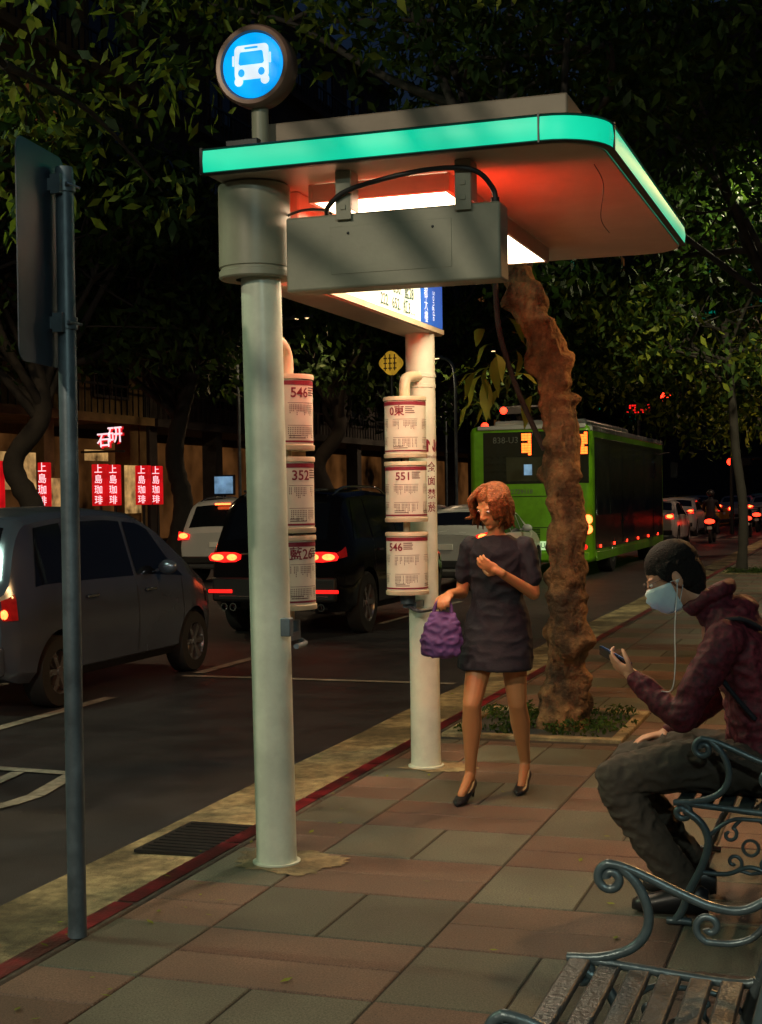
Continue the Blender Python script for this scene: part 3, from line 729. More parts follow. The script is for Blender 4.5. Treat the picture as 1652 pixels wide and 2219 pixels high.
mb.chain([(-1.985,7.26,1.32),(-2.03,7.27,1.17)],[.060,.050]);mb.chain([(-1.695,7.26,1.32),(-1.655,7.25,1.16)],[.060,.050])
fused(mb,'dress','navy',PW,.007,3,wr=.013,ws=8)
for ank,toe in((A1[2],A1[3]),(A2[2],A2[3])):
    a=V(ank);t=V(toe);mb=MB()
    mb.loft([((a.x,a.y+.045,.085),X,.020,Z,.022),((a.x,a.y+.02,.078),X,.030,Z,.028),((a.x,a.y-.04,.055),X,.030,Z,.024),((t.x,t.y-.005,.024),X,.040,Z,.022),((t.x,t.y-.045,.018),X,.034,Z,.017),((t.x,t.y-.085,.012),X,.010,Z,.010)],14)
    mb.cyl((a.x,a.y+.035,.08),(a.x,a.y+.045,.004),.017,.007,10)
    mk(mb,'high_heel_shoe','shoe',PW,ang=70)
f,u,r=frame(hf,hu)
mb=MB();mb.ell(hc+u*.048-f*.022,.085,.097,.079,(r,f,u));mb.ell(hc-u*.02-f*.058,.086,.058,.10,(r,f,u));mb.ell(hc-u*.085-f*.045,.080,.045,.06,(r,f,u))
rr=random.Random(9)
for k in range(46):
    an=rr.uniform(-2.35,2.35)
    dirn=(-f*cos(an)+r*sin(an)).normalized()
    top=hc+u*.118+f*.01+r*.02*sin(an)
    m1=hc+u*.06+dirn*(.092)+V((-.01,0,0));m2=hc-u*.03+dirn*(.096)-V((.012,0,0))
    ln=rr.uniform(.10,.165);if_=abs(an)>1.9
    if if_: m1+=f*.012;ln=rr.uniform(.03,.06)
    m3=hc-u*ln+dirn*(.092)+V((-.075*rr.random(),.01,.01))
    mb.chain(catmull([top,m1,m2,m3],2),[.014,.016,.015,.014,.012,.009,.004])
fused(mb,'hair','hairw',PW,.005,2,wr=.004,ws=45);eyes(hc,hf,hu,PW,.97)
BG=T('handbag',(-2.09,7.03,.80),'purple cloth bag hanging from the hand of the walking woman','bag')
mb=MB();by=7.03;bx=-2.09
mb.loft([((bx,by,.76),X,.04,Y,.02),((bx,by,.775),X,.105,Y,.045),((bx,by,.84),X,.115,Y,.060),((bx+.01,by,.93),X,.095,Y,.050),((bx+.015,by,.995),X,.065,Y,.022)],20)
o=fused(mb,'bag_body','purple',BG,.008,3,wr=.020,ws=14)
mk(MB().tube(catmull([(-2.13,by,.985),(-2.11,by,1.04),(-2.07,by,1.065),(-2.04,by,1.04),(-2.03,by,.985)],6),.010,8),'strap','purple',BG)
# ---------------------------------------------------------------- vehicles
def lerp(a,b,t): return a+(b-a)*t
def tab(y,t):
    if y<=t[0][0]: return t[0][1]
    for i in range(len(t)-1):
        if y<=t[i+1][0]:
            a,b=t[i],t[i+1];return lerp(a[1],b[1],(y-a[0])/(b[0]-a[0]))
    return t[-1][1]
def stab(y,t,w=.07): return sum(tab(y+d*w,t) for d in(-1,-.6,-.3,0,.3,.6,1))/7
class Car:
    def __init__(s,L,W,top,belt,bot,wid,wh,wr,tumble=.26):
        s.L=L;s.W=W;s.top=top;s.belt=belt;s.bot=bot;s.wid=wid;s.wh=wh;s.wr=wr;s.tu=tumble;s.c={}
    def keys(s,y):
        y=round(y,4)
        if y in s.c:return s.c[y]
        w=stab(y,s.wid,.04)*s.W/2;zt=stab(y,s.top);zb=stab(y,s.bot,.03);be=min(stab(y,s.belt),zt-.015)
        dz=zt-be;wt=w*.965-max(0,dz)*s.tu
        s.c[y]=[(0,zb),(w*.88,zb),(w*.97,zb+.09),(w*1.0,zb+(be-zb)*.58),(w*.965,be),(wt,zt-min(.06,dz*.3)),(wt-min(.08,.02+dz*.3),zt-.005),(wt*.45,zt+.022),(0,zt+.03)]
        return s.c[y]
    def pt(s,y,k,off=0):
        K=s.keys(y);sg=1
        if k>8: k=16-k;sg=-1
        i=min(int(k),7);t=k-i;x=lerp(K[i][0],K[i+1][0],t);z=lerp(K[i][1],K[i+1][1],t)
        return V((x*sg,y,z))
    def ptn(s,y,k,off,side=1):
        e=.02;p=s.pt(y,k)
        dy=s.pt(min(y+e,s.L),k)-s.pt(max(y-e,0),k);dk=s.pt(y,min(k+.05,15.9))-s.pt(y,max(k-.05,0))
        n=dk.cross(dy);n=-n if n.length else V((0,0,1))
        n.normalize()
        c=V((0,y,.8))
        if n.dot(p-c)<0:n=-n
        p=p+n*off;return V((p.x*side,p.y,p.z))
    def patch(s,mb,y0,y1,k0,k1,off=.006,side=1,ny=10,nk=6,y0b=None,y1b=None,mi=0):
        vs=[]
        for i in range(ny+1):
            for j in range(nk+1):
                tj=j/nk;a=lerp(y0,y0b if y0b is not None else y0,tj);b=lerp(y1,y1b if y1b is not None else y1,tj)
                vs.append(s.ptn(lerp(a,b,i/ny),lerp(k0,k1,tj),off,side))
        return mb.add(vs,[(i*(nk+1)+j,(i+1)*(nk+1)+j,(i+1)*(nk+1)+j+1,i*(nk+1)+j+1) for i in range(ny) for j in range(nk)],mi)
def build_car(c,name,label,paint,rear,windows,back,wind,seams=(),cat='car',handles=(),rails=False):
    P=T(name,(0,0,0),label,cat)
    mb=MB();ny=64;ks=[0,1,2,2.5,3,3.5,4,4.33,4.66,5,5.5,6,6.5,7,7.5,8,8.5,9,9.5,10,10.5,11,11.33,11.66,12,12.5,13,13.5,14,15]
    vs=[];n=len(ks)
    for i in range(ny+1):
        y=c.L*i/ny
        for k in ks: vs.append(c.pt(y,k))
    fs=[(i*n+j,i*n+(j+1)%n,(i+1)*n+(j+1)%n,(i+1)*n+j) for i in range(ny) for j in range(n)]
    fs.append(tuple(range(n-1,-1,-1)));fs.append(tuple(ny*n+k for k in range(n)))
    mb.add(vs,fs)
    body=mk(mb,'body',paint,P,world=False,ang=32)
    cut=MB()
    for wy in c.wh:
        for sg in(-1,1): cut.cyl((sg*(c.W/2-.30),wy,c.wr),(sg*(c.W/2+.2),wy,c.wr),c.wr+.055,None,40)
    co=mk(cut,'cut','black',None,sm=False);TMP.collection.objects.link(co)
    bo=body.modifiers.new('b','BOOLEAN');bo.operation='DIFFERENCE';bo.object=co;bo.solver='EXACT'
    body.parent=None;me=evalmesh(body);body.parent=P
    body.modifiers.clear();body.data=me;bpy.data.objects.remove(co)
    if len(me.materials)<1: me.materials.append(M[paint])
    for y0,y1,ya,yb in windows:
        for sd in(1,-1):
            mk(c.patch(MB(),y0,y1,4.10,4.93,.005,sd,y0b=ya,y1b=yb),'window','glass',P,world=False,ang=60)
    mk(c.patch(MB(),back[0],back[1],6.15,9.85,.006,1,ny=8,nk=16),'rear_window','glass',P,world=False,ang=60)
    mk(c.patch(MB(),wind[0],wind[1],6.15,9.85,.006,1,ny=8,nk=16),'windscreen','glass',P,world=False,ang=60)
    for sy_ in seams:
        for sd in(1,-1): mk(c.patch(MB(),sy_,sy_+.008,2.1,4.08,.0025,sd,ny=1,nk=8),'door_seam','black',P,world=False,ang=60)
    for sd in(1,-1): mk(c.patch(MB(),c.wh[0]+c.wr+.08,c.wh[1]-c.wr-.08,1.05,1.9,.004,sd,ny=8,nk=2),'sill','black',P,world=False,ang=60)
    for hy in handles:
        for sd in(1,-1):
            p=c.ptn(hy,3.75,.02,sd);mk(MB().box(p.x-.015,p.x+.015,hy-.09,hy+.09,p.z-.014,p.z+.014),'door_handle','chrome',P,world=False,bevel=.006)
    for wy in c.wh:
        for sg in(-1,1):
            xo=sg*(c.W/2-.015);R=c.wr;W=T('wheel',(0,0,0),'','');del W['label'];del W['category'];W.parent=P;W.location=(xo,wy,R)
            d=-sg
            pr=[(R*.62,0),(R*.95,d*.006),(R,d*.03),(R,d*.18),(R*.93,d*.2),(R*.6,d*.2)]
            mk(MB().lathe(pr,(0,0,0),'X',n=36),'tyre','tyre',W,world=False)
            mb=MB().lathe([(R*.64,d*.004),(R*.60,d*.02),(R*.58,d*.08),(R*.30,d*.09),(.001,d*.09)],(0,0,0),'X',n=32)
            for k in range(6):
                t=2*pi*k/6
                a=V((0,cos(t),sin(t)));b=V((0,-sin(t),cos(t)))
                mb.add([V((d*.02,0,0))+a*R*.08+b*R*.07,V((d*.02,0,0))+a*R*.08-b*R*.07,V((d*.012,0,0))+a*R*.62-b*R*.10,V((d*.012,0,0))+a*R*.62+b*R*.10,
                        V((d*.05,0,0))+a*R*.08+b*R*.07,V((d*.05,0,0))+a*R*.08-b*R*.07,V((d*.05,0,0))+a*R*.62-b*R*.10,V((d*.05,0,0))+a*R*.62+b*R*.10],[(0,1,2,3),(0,4,5,1),(1,5,6,2),(2,6,7,3),(3,7,4,0)])
            mb.lathe([(.001,d*.005),(R*.13,d*.008),(R*.15,d*.04)],(0,0,0),'X',n=16)
            mk(mb,'rim','rim',W,world=False)
    for sd in(1,-1):
        my=wind[0]-.25;p=c.ptn(my,4.1,.0,sd)
        mb=MB();mb.ell((p.x+sd*.12,my,p.z+.07),.10,.055,.07);mb.limb((p.x-sd*.02,my,p.z+.03),(p.x+sd*.06,my,p.z+.05),.018,.018);mk(mb,'wing_mirror',paint,P,world=False)
    if rails:
        for sd in(1,-1):
            pts=[c.ptn(y,6.2,.05,sd) for y in(back[1]+.15,back[1]+.5,1.7,2.3,2.8)];pts[0].z-=.05;pts[-1].z-=.05
            mk(MB().tube(catmull(pts,4),.016,8),'roof_rail','chrome',P,world=False)
    rear(c,P)
    return P
def rbox(P,name,m_,x0,x1,y0,y1,z0,z1,bev=.01): return mk(MB().box(x0,x1,y0,y1,z0,z1),name,m_,P,world=False,bevel=bev)
c1=Car(3.95,1.68,[(0,.95),(.10,1.02),(.22,1.35),(.38,1.58),(.9,1.63),(1.7,1.645),(2.3,1.60),(2.65,1.47),(3.30,1.06),(3.6,.95),(3.85,.80),(3.95,.66)],
 [(0,.92),(.5,.98),(2.4,.96),(3.2,.94),(3.95,.64)],[(0,.34),(.2,.26),(.6,.22),(3.4,.22),(3.95,.30)],[(0,.86),(.12,.95),(.4,1),(3.2,1),(3.65,.92),(3.95,.72)],(.72,3.22),.30,.24)
def rear1(c,P):
    for sd in(1,-1):
        mk(c.patch(MB(),.02,.14,3.4,4.3,.012,sd,ny=6,nk=6),'tail_light','red_dim',P,world=False,ang=60)
        mk(MB().ell(c.ptn(.035,3.6,.005,sd),.035,.025,.040),'brake_lamp','red_hot',P,world=False)
        mk(c.patch(MB(),3.55,3.85,3.5,4.2,.008,sd,ny=5,nk=4),'headlight','chrome',P,world=False,ang=60)
    rbox(P,'bumper','silver',-.74,.74,-.06,.04,.33,.58,.03);rbox(P,'number_plate','white',-.18,.18,-.012,.0,.72,.82,.003)
car1=build_car(c1,'hatchback_car','silver hatchback car waiting in traffic with red tail light glowing','silver',rear1,
  [(.40,.98,.55,.96),(1.03,2.02,1.01,1.98),(2.08,3.0,2.04,2.48)],(.13,.33),(2.72,3.20),seams=(1.0,2.05,2.95),handles=(1.22,2.28))
car1.location=(-7.19,9.60,-.12)
suv=Car(4.65,1.88,[(0,.98),(.06,1.05),(.20,1.30),(.42,1.62),(.6,1.67),(1.5,1.70),(2.3,1.66),(2.7,1.52),(3.3,1.12),(4.1,1.0),(4.5,.86),(4.65,.72)],
 [(0,.96),(.6,1.08),(2.6,1.03),(3.3,1.02),(4.65,.70)],[(0,.42),(.2,.30),(.6,.26),(4.1,.26),(4.65,.34)],[(0,.84),(.10,.93),(.4,1),(3.9,1),(4.4,.92),(4.65,.74)],(.88,3.72),.365,.28)
def rear_suv():
    def f(c,P):
        for sd in(1,-1):
            poly=[(sd*.42,.965),(sd*.50,.99),(sd*.66,.995),(sd*.82,.985),(sd*.86,.94),(sd*.84,.895),(sd*.66,.875),(sd*.50,.88),(sd*.43,.91)]
            mk(MB().prism(poly if sd>0 else poly[::-1],(0,-.0,0),(1,0,0),(0,0,1),(0,-1,0),.03),'tail_light','red_lit',P,world=False,bevel=.008)
            for cx in(.54,.735):
                mb=MB();mb.ell((sd*cx,-.025,.935),.075 if cx<.6 else .090,.014,.040)
                mk(mb,'brake_lamp','red_hot',P,world=False)
            mk(c.patch(MB(),.0,.22,3.76,4.15,.010,sd,ny=6,nk=3),'tail_light','red_dim',P,world=False,ang=60)
            mk(MB().box(sd*.70-.16,sd*.70+.16,-.045,-.03,.52,.56),'reflector','red_lit',P,world=False,bevel=.005)
            for cx in(.52,.64): mk(MB().lathe([(.034,.06),(.046,.06),(.046,-.065),(.036,-.065),(.034,.02)],(sd*cx,0,.36),'Y',n=18),'exhaust_pipe','chrome',P,world=False)
            mk(c.patch(MB(),4.2,4.6,3.6,4.2,.008,sd,ny=5,nk=4),'headlight','chrome',P,world=False,ang=60)
        rbox(P,'bumper','black',-.82,.82,-.03,.05,.42,.70,.03);rbox(P,'bumper_trim','chrome',-.72,.72,-.038,-.03,.475,.49,.003)
        rbox(P,'number_plate','white',-.17,.17,-.014,.0,.76,.86,.003);rbox(P,'tailgate_trim','chrome',-.42,.42,-.018,.0,.965,.985,.003)
        rbox(P,'spoiler','black',-.52,.52,.30,.55,1.685,1.715,.01)
    return f
car2=build_car(suv,'suv_car','black SUV stopped in traffic with its brake lights glowing','blackcar',rear_suv(),
  [(.46,1.12,.68,1.10),(1.17,2.15,1.15,2.10),(2.2,3.15,2.15,2.60)],(.10,.38),(2.74,3.22),seams=(1.14,2.17,3.1),handles=(1.35,2.4),rails=True)
car2.location=(-6.88,16.0,-.12);car2.scale=(1,1,1.06)
def rearw(c,P):
    for sd in(1,-1):
        poly=[(sd*.60,1.0),(sd*.84,1.06),(sd*.87,.88),(sd*.62,.90)]
        mk(MB().prism(poly if sd>0 else poly[::-1],(0,0,0),(1,0,0),(0,0,1),(0,-1,0),.03),'tail_light','red_lit',P,world=False,bevel=.008)
        mk(MB().ell((sd*.74,-.03,.97),.10,.014,.055),'brake_lamp','red_hot',P,world=False)
        mk(c.patch(MB(),c.L-.45,c.L-.08,3.5,4.2,.008,sd,ny=5,nk=4),'headlight','chrome',P,world=False,ang=60)
    rbox(P,'bumper','black',-.8,.8,-.03,.05,.40,.55,.03);rbox(P,'number_plate','white',-.17,.17,-.014,.0,.74,.84,.003)
def rearw_suv(c,P):
    rearw(c,P);mk(MB().box(-.16,.16,.27,.33,1.585,1.62),'high_brake_light','red_hot',P,world=False)
car3=build_car(suv,'suv_car','white SUV in the far lane with brake lights on','whitecar',rearw_suv,
  [(.46,1.12,.68,1.10),(1.17,2.15,1.15,2.10),(2.2,3.15,2.15,2.60)],(.10,.38),(2.74,3.22),seams=(1.14,2.17),rails=True)
car3.location=(-12.4,26.0,-.12)
sed=Car(4.6,1.80,[(0,.98),(.5,1.05),(.75,1.10),(1.4,1.40),(1.9,1.45),(2.5,1.42),(3.3,1.05),(4.1,.92),(4.45,.80),(4.6,.65)],
 [(0,.93),(.8,.98),(3.3,.94),(4.6,.63)],[(0,.36),(.2,.26),(.6,.20),(4.1,.20),(4.6,.30)],[(0,.86),(.10,.94),(.5,1),(3.9,1),(4.4,.90),(4.6,.74)],(.95,3.70),.32,.30)
car4=build_car(sed,'sedan_car','white sedan car ahead in traffic with brake lights on','whitecar',rearw,[(.95,1.55,1.35,1.52),(1.6,2.35,1.57,2.3),(2.4,3.1,2.36,2.62)],(.82,1.32),(2.62,3.22),seams=(1.57,2.37))
car4.location=(-7.15,24.3,-.12)
def rearf(c,P):
    rearw(c,P)
    for sd in(1,-1): mk(MB().ell((sd*.62,4.52,.66),.10,.05,.06),'headlight_lamp','head',P,world=False)
car5=build_car(sed,'taxi_car','yellow taxi car crossing ahead at the junction','yellowcar',rearf,[(.95,1.55,1.35,1.52),(1.6,2.35,1.57,2.3),(2.4,3.1,2.36,2.62)],(.82,1.32),(2.62,3.22),seams=(1.57,2.37),cat='taxi')
car5.location=(-5.6,60,-.12);car5.rotation_euler=(0,0,radians(80))
def strip_far(P):
    for ch in list(P.children):
        if ch.name.split('.')[0] in('door_seam','sill','wing_mirror','door_handle'): bpy.data.objects.remove(ch)
farw=copy_thing(car4,(-6.4,43.5,-.12),0,'white sedan car queuing further ahead with brake lights on');strip_far(farw);farw['group']='cars queuing ahead in traffic'
fary=copy_thing(car5,(-12.9,78,-.12),radians(180),'distant car coming towards the junction with headlights on');strip_far(fary);fary['group']='distant oncoming cars';fary['category']='car'
for x,y,rz in((-10.5,92,180),(-13.5,104,180),(-8.0,120,180),(-12,64,180),(-11.2,72,180)):
    copy_thing(fary,(x,y,-.12),radians(rz))
for x,y in((-9.3,40),(-9.4,33),(-6.2,72),(-9.2,82),(-6.3,88),(-5,100),(-7.7,110),(-11.9,36),(-4.4,68),(-4.2,80),(-8.2,66),(-7.0,54),(-9.8,54)):
    copy_thing(farw,(x,y,-.12),0)
# bus
BUS=T('city_bus',(-6.55,28.6,-.12),'green city bus seen from behind with red lamps lit','bus')
mk(MB().box(-1.28,1.28,0,10.6,.30,3.12),'body','busgreen_glow',BUS,world=False,bevel=.12)
rbox(BUS,'roof_unit','whitecar',-1.0,1.0,1.0,6.5,3.122,3.28,.06)
rbox(BUS,'rear_panel','busdark',-.98,1.22,-.006,.006,1.92,2.99,.02)
rbox(BUS,'rear_window','busglass',-.50,.60,-.014,.002,1.97,2.48,.02)
rbox(BUS,'painted_reflection','coolwin',-.12,.05,-.018,-.014,2.10,2.32,.01)  # glowing patch painted on the rear window as a reflection
mb=MB()
mb.box(-.95,.85,-.014,0,1.02,1.03);mb.box(-.95,.85,-.014,0,1.66,1.67);mb.box(-.95,-.94,-.014,0,1.03,1.66);mb.box(.84,.85,-.014,0,1.03,1.66)
for k in range(9): mb.box(-.7,.2,-.014,0,.70+k*.035,.715+k*.035)
for i in range(4):
    for j in range(4): mb.lathe([(.001,-.010),(.045,-.009),(.05,0)],(-.92+i*.13,-.006,2.05+j*.15),'Y',n=12)
mk(mb,'vent_grille','busdark',BUS,world=False)
for x in(-.06,1.10):
    rr=random.Random(int(x*7+3));rbox(BUS,'display_panel','busdark',x-.13,x+.13,-.022,-.013,2.48,2.99,.01)
    mb=MB()
    for r_ in range(9):
        for q in range(3):
            if rr.random()<.9: mb.box(x-.10+q*.068,x-.036+q*.068,-.028,-.023,2.51+r_*.050,2.555+r_*.050)
    mk(mb,'display_characters','amber',BUS,world=False)
for sd in(-1,1):
    for z in(.98,1.18): mk(MB().lathe([(.001,-.03),(.085,-.025),(.095,0)],(sd*1.19,-.012,z),'Y',n=18),'tail_light','red_hot',BUS,world=False)
    mk(MB().lathe([(.001,-.02),(.05,-.016),(.055,0)],(sd*1.12,-.001,.62),'Y',n=16),'reflector','red_lit',BUS,world=False)
mk(MB().ell((-.95,.05,3.14),.08,.06,.07),'marker_light','signal',BUS,world=False)
rbox(BUS,'number_plate','plate',-.06,.38,-.02,-.008,.56,.74,.004)
text('838-U3',.15,(.16,-.023,.65),(1,0,0),(0,0,1),'lit_ink',BUS,world=False)
text('838-U3',.18,(-.50,-.018,2.82),(1,0,0),(0,0,1),'dimprint',BUS,world=False)
text('22729118',.13,(-.2,-.012,1.76),(1,0,0),(0,0,1),'dimprint',BUS,world=False)
rbox(BUS,'rear_bumper','busgreen_glow',-1.22,1.22,-.05,.02,.34,.52,.03)
rbox(BUS,'side_panel','busdark',1.272,1.284,.30,10.4,.55,2.86,.01)
for k in range(6):
    rbox(BUS,'side_window','busglass',1.282,1.294,.45+k*1.64,2.03+k*1.64,1.25 if k not in(2,5) else .6,2.75,.01)
rr=random.Random(8)
for k in range(6): mk(MB().box(1.286,1.30,.8+k*1.7,.90+k*1.7,.58,.64),'side_marker_light','signal',BUS,world=False)
rbox(BUS,'side_skirt','busgreen_glow',1.275,1.288,.4,10.2,.32,.50,.01)
rbox(BUS,'roof_edge_trim','whitecar',1.18,1.290,.05,10.5,2.98,3.10,.02)
rbox(BUS,'rear_roof_trim','whitecar',-1.1,1.16,-.02,.10,3.04,3.13,.02)
mb=MB();mb.tube(catmull([(1.25,9.9,2.7),(1.5,10.3,2.75),(1.6,10.5,2.5)],4),.02);mb.box(1.5,1.68,10.45,10.52,2.1,2.5);mk(mb,'wing_mirror','black',BUS,world=False)
for wy in(2.4,8.1):
    for sd in(-1,1):
        W=T('wheel',(0,0,0),'','');del W['label'];del W['category'];W.parent=BUS;W.location=(sd*1.28,wy,.48)
        mk(MB().lathe([(.26,0),(.46,.0*sd),(.48,-.05*sd),(.48,-.28*sd),(.3,-.28*sd)],(0,0,0),'X',n=32),'tyre','tyre',W,world=False)
        mk(MB().lathe([(.001,-.03*sd),(.10,.01*sd),(.12,-.05*sd),(.24,-.06*sd),(.27,.005*sd)],(0,0,0),'X',n=24),'rim','rim',W,world=False)
def scooter(loc,label):
    P=T('scooter',loc,label,'scooter','scooters waiting at the junction')
    mb=MB();mb.chain([(0,.15,.62),(0,.6,.60),(0,.9,.42),(0,1.15,.45),(0,1.35,.95)],[.15,.16,.12,.10,.07]);fused(mb,'scooter_body','blackcar',P,.03,2,world=False)
    for y in(.18,1.45):
        mb=MB();mb.lathe([(.001,-.03),(.14,-.035),(.22,-.05),(.25,-.03),(.25,.03),(.22,.05),(.14,.035),(.001,.03)],(0,y,.25),'X',n=24);mk(mb,'wheel','tyre',P,world=False)
    mk(MB().ell((0,.45,.80),.13,.36,.06),'saddle','black',P,world=False)
    mk(MB().tube([(-.32,1.30,1.02),(0,1.36,1.0),(.32,1.30,1.02)],.018),'handlebar','darkmetal',P,world=False)
    mk(MB().ell((0,.0,.72),.17,.04,.08),'tail_light','signal',P,world=False)
    mk(MB().box(-.08,.08,-.03,-.02,.46,.56),'number_plate','white',P,world=False)
    return P
s0=scooter((-4.9,47.5,-.12),'dark scooter waiting at the junction with its tail light on')
for q in((-6.9,49.6),(-4.3,60),(-7.9,47.8),(-4.1,52.5),(-5.9,48.2)): copy_thing(s0,(*q,-.12))
def rider(loc):
    P=T('person',loc,'scooter rider in dark clothes and helmet sitting on a scooter','person')
    mb=MB();mb.chain([(0,.35,.88),(0,.36,1.1),(0,.42,1.35),(0,.45,1.5)],[.16,.15,.15,.06]);mb.ell((0,.47,1.6),.09,.11,.12)
    for sd in(-1,1):
        mb.chain([(sd*.18,.42,1.36),(sd*.26,.65,1.12),(sd*.28,1.15,1.08)],[.07,.055,.045]);mb.chain([(sd*.1,.38,.86),(sd*.17,.85,.78),(sd*.15,.85,.36)],[.1,.08,.06])
        mb.limb((sd*.15,.85,.33),(sd*.15,1.0,.31),.05,.04)
        hand(mb,(sd*.28,1.15,1.07),(0,.9,-.2),(0,0,-1),.8)
    fused(mb,'body','navy',P,.018,3,world=False)
    mb=MB();mb.ell((0,.46,1.64),.13,.15,.13);mk(mb,'helmet','darkmetal',P,world=False)
rider((-4.9,47.5,-.12))
# ---------------------------------------------------------------- trees
def leaves(name,parent,clumps,n,size,mats,seed,keep=None):
    g=np.random.default_rng(seed);vs=[]
    for (c,rad) in clumps:
        k=int(n*(rad**2));d=g.normal(size=(k,3));d/=np.linalg.norm(d,axis=1)[:,None]
        rr=rad*g.uniform(0,1,k)**.45;p=np.array(c)+d*rr[:,None]*np.array([1,1,.65])
        vs.append(p)
    p=np.concatenate(vs)
    if keep is not None: p=p[keep(p)]
    k=len(p);a=g.normal(size=(k,3));a[:,2]-=.7;a/=np.linalg.norm(a,axis=1)[:,None]
    b=g.normal(size=(k,3));b-=a*(a*b).sum(1)[:,None];b/=np.linalg.norm(b,axis=1)[:,None];nn=np.cross(a,b)
    s=size*g.uniform(.6,1.25,k)[:,None]
    q=np.stack([p,p+a*s*.45+b*s*.20+nn*s*.06,p+a*s,p+a*s*.45-b*s*.20+nn*s*.06],1).reshape(-1,3)
    off=np.array(wloc(parent));q=q-off
    me=bpy.data.meshes.new(name);me.vertices.add(len(q));me.vertices.foreach_set('co',q.ravel().astype('f'))
    me.loops.add(4*k);me.loops.foreach_set('vertex_index',np.arange(4*k));me.polygons.add(k)
    me.polygons.foreach_set('loop_start',np.arange(0,4*k,4));me.polygons.foreach_set('loop_total',np.full(k,4))
    me.update(calc_edges=True)
    for m_ in mats: me.materials.append(M[m_])
    me.polygons.foreach_set('material_index',g.integers(0,len(mats),k).astype('i'));me.update()
    o=bpy.data.objects.new(name,me);COL.objects.link(o);o.parent=parent;return o
def tree(loc,label,trunk,trad,cc,cr,ncl,nleaf,lsize,seed,mats=('leaf','leaf2'),bark='bark2',limbs=9,keep=None,crad=(.5,1.0),extra=(),lr=.42):
    P=T('tree',loc,label,'tree','street trees');r=random.Random(seed);loc=V(loc)
    NN=24 if bark=='bark' else 8
    pts=catmull([loc+V(t) for t in trunk],NN);n=len(pts)
    mb=MB()
    rs=[trad*(1.0+.30*max(0,1-i/n*10))*(1-.30*i/n)*(1+.14*noise.noise(V((i*9/NN,seed,0)))) for i in range(n)]
    mb.tube(pts,rs,48 if bark=='bark' else 12)
    if bark=='bark':
        nv=[];W_=48
        for vi,v in enumerate(mb.v):
            p=V(v);q=V((p.x,p.y,p.z*.22))
            d=V((noise.noise(p*4),noise.noise(p*4+V((9,0,0))),0))*.04
            ri=noise.noise(q*20);ri2=noise.noise(V((p.x*40,p.y*40,p.z*14)));ri3=max(0,noise.noise(p*6)-.15)
            t=min(vi//W_,n-1);ra=(p-pts[t])
            if ra.length>1e-4: ra.normalize()
            nv.append(tuple(p+d+ra*(abs(ri)*-.042+.012+ri2*.007+ri3*.12)))
        mb.v=nv
    cl=[]
    for k in range(ncl):
        while 1:
            d=V((r.uniform(-1,1),r.uniform(-1,1),r.uniform(-1,1)))
            if .25<d.length<1:break
        cl.append((tuple(loc+V(cc)+V((d.x*cr[0],d.y*cr[1],d.z*cr[2]))),r.uniform(*crad)))
    cl+=list(extra)
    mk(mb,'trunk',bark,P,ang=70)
    mb=MB()
    for k in range(limbs):
        c=V(cl[(k*7)%len(cl)][0]);st_=pts[int(n*r.uniform(.7,.99))]
        m1=st_.lerp(c,.35)+V((r.uniform(-.4,.4),r.uniform(-.4,.4),r.uniform(-.1,.3)));m2=st_.lerp(c,.7)+V((r.uniform(-.4,.4),r.uniform(-.4,.4),r.uniform(-.2,.3)))
        pp=catmull([st_,m1,m2,c],5);mb.tube(pp,[trad*lr*(1-.85*i/len(pp)) for i in range(len(pp))],8)
        for z in range(2):
            c2=V(cl[(k*7+3+z)%len(cl)][0]);mb.tube(catmull([m2,m2.lerp(c2,.5)+V((0,0,r.uniform(-.3,.3))),c2],4),[trad*.16*(1-.9*i/9) for i in range(9)],6)
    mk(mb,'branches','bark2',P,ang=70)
    leaves('crown',P,cl,nleaf,lsize,mats,seed,keep);return P
tree((-2.0,9.62,-.02),'tall street tree with knotted brown trunk in a planted pit',[(0,0,0),(.03,0,.5),(.05,0,1.0),(.04,.0,1.6),(.02,0,2.1),(-.08,.0,2.6),(-.26,.05,3.05),(-.44,.2,3.6),(-.5,.5,4.4)],.138,(-.1,1.2,5.9),(3.2,3.2,1.9),40,560,.14,11,mats=('leaf2','leaf'),bark='bark',limbs=8,crad=(.5,1.0),keep=lambda p:p[:,2]>3.5,lr=.3)
tree((-2.1,.6,0),'street tree whose leafy branches hang over the road',[(0,0,0),(.05,0,1.2),(0,.1,2.4),(-.1,.3,3.4),(-.2,.6,4.2)],.16,(-2.8,5.2,4.7),(2.1,2.9,1.0),26,560,.125,21,mats=('leaf','leafy','leafy','leaf2'),limbs=7,bark='bark2',crad=(.3,.7),keep=lambda p:(p[:,2]>2.6)&(p[:,1]>2.0),  # larger yellow green share so the crown looks lit through its colour
  extra=[((-4.6,7.0,3.75),.5),((-4.2,6.6,3.6),.4),((-5.0,8.2,3.9),.6),((-3.9,7.6,4.1),.5),((-5.5,8.6,4.4),.6),((-4.8,7.6,3.4),.35),((-4.1,7.9,3.5),.3),((-4.9,6.6,4.2),.5),((-3.3,8.5,4.6),.5),((-2.4,8.4,4.8),.5),((-4.5,6.2,3.9),.4)],lr=.22)
tree((-2.35,28.6,-.02),'slender street tree at the kerb with full green crown',[(0,0,0),(.05,0,1.2),(-.08,0,2.4),(-.15,0,3.6),(-.3,.1,5)],.10,(-.8,1,5.6),(3.4,3.4,2.4),48,150,.24,31,mats=('leaf','leaf2','leaf','leafy'),crad=(.6,1.2))
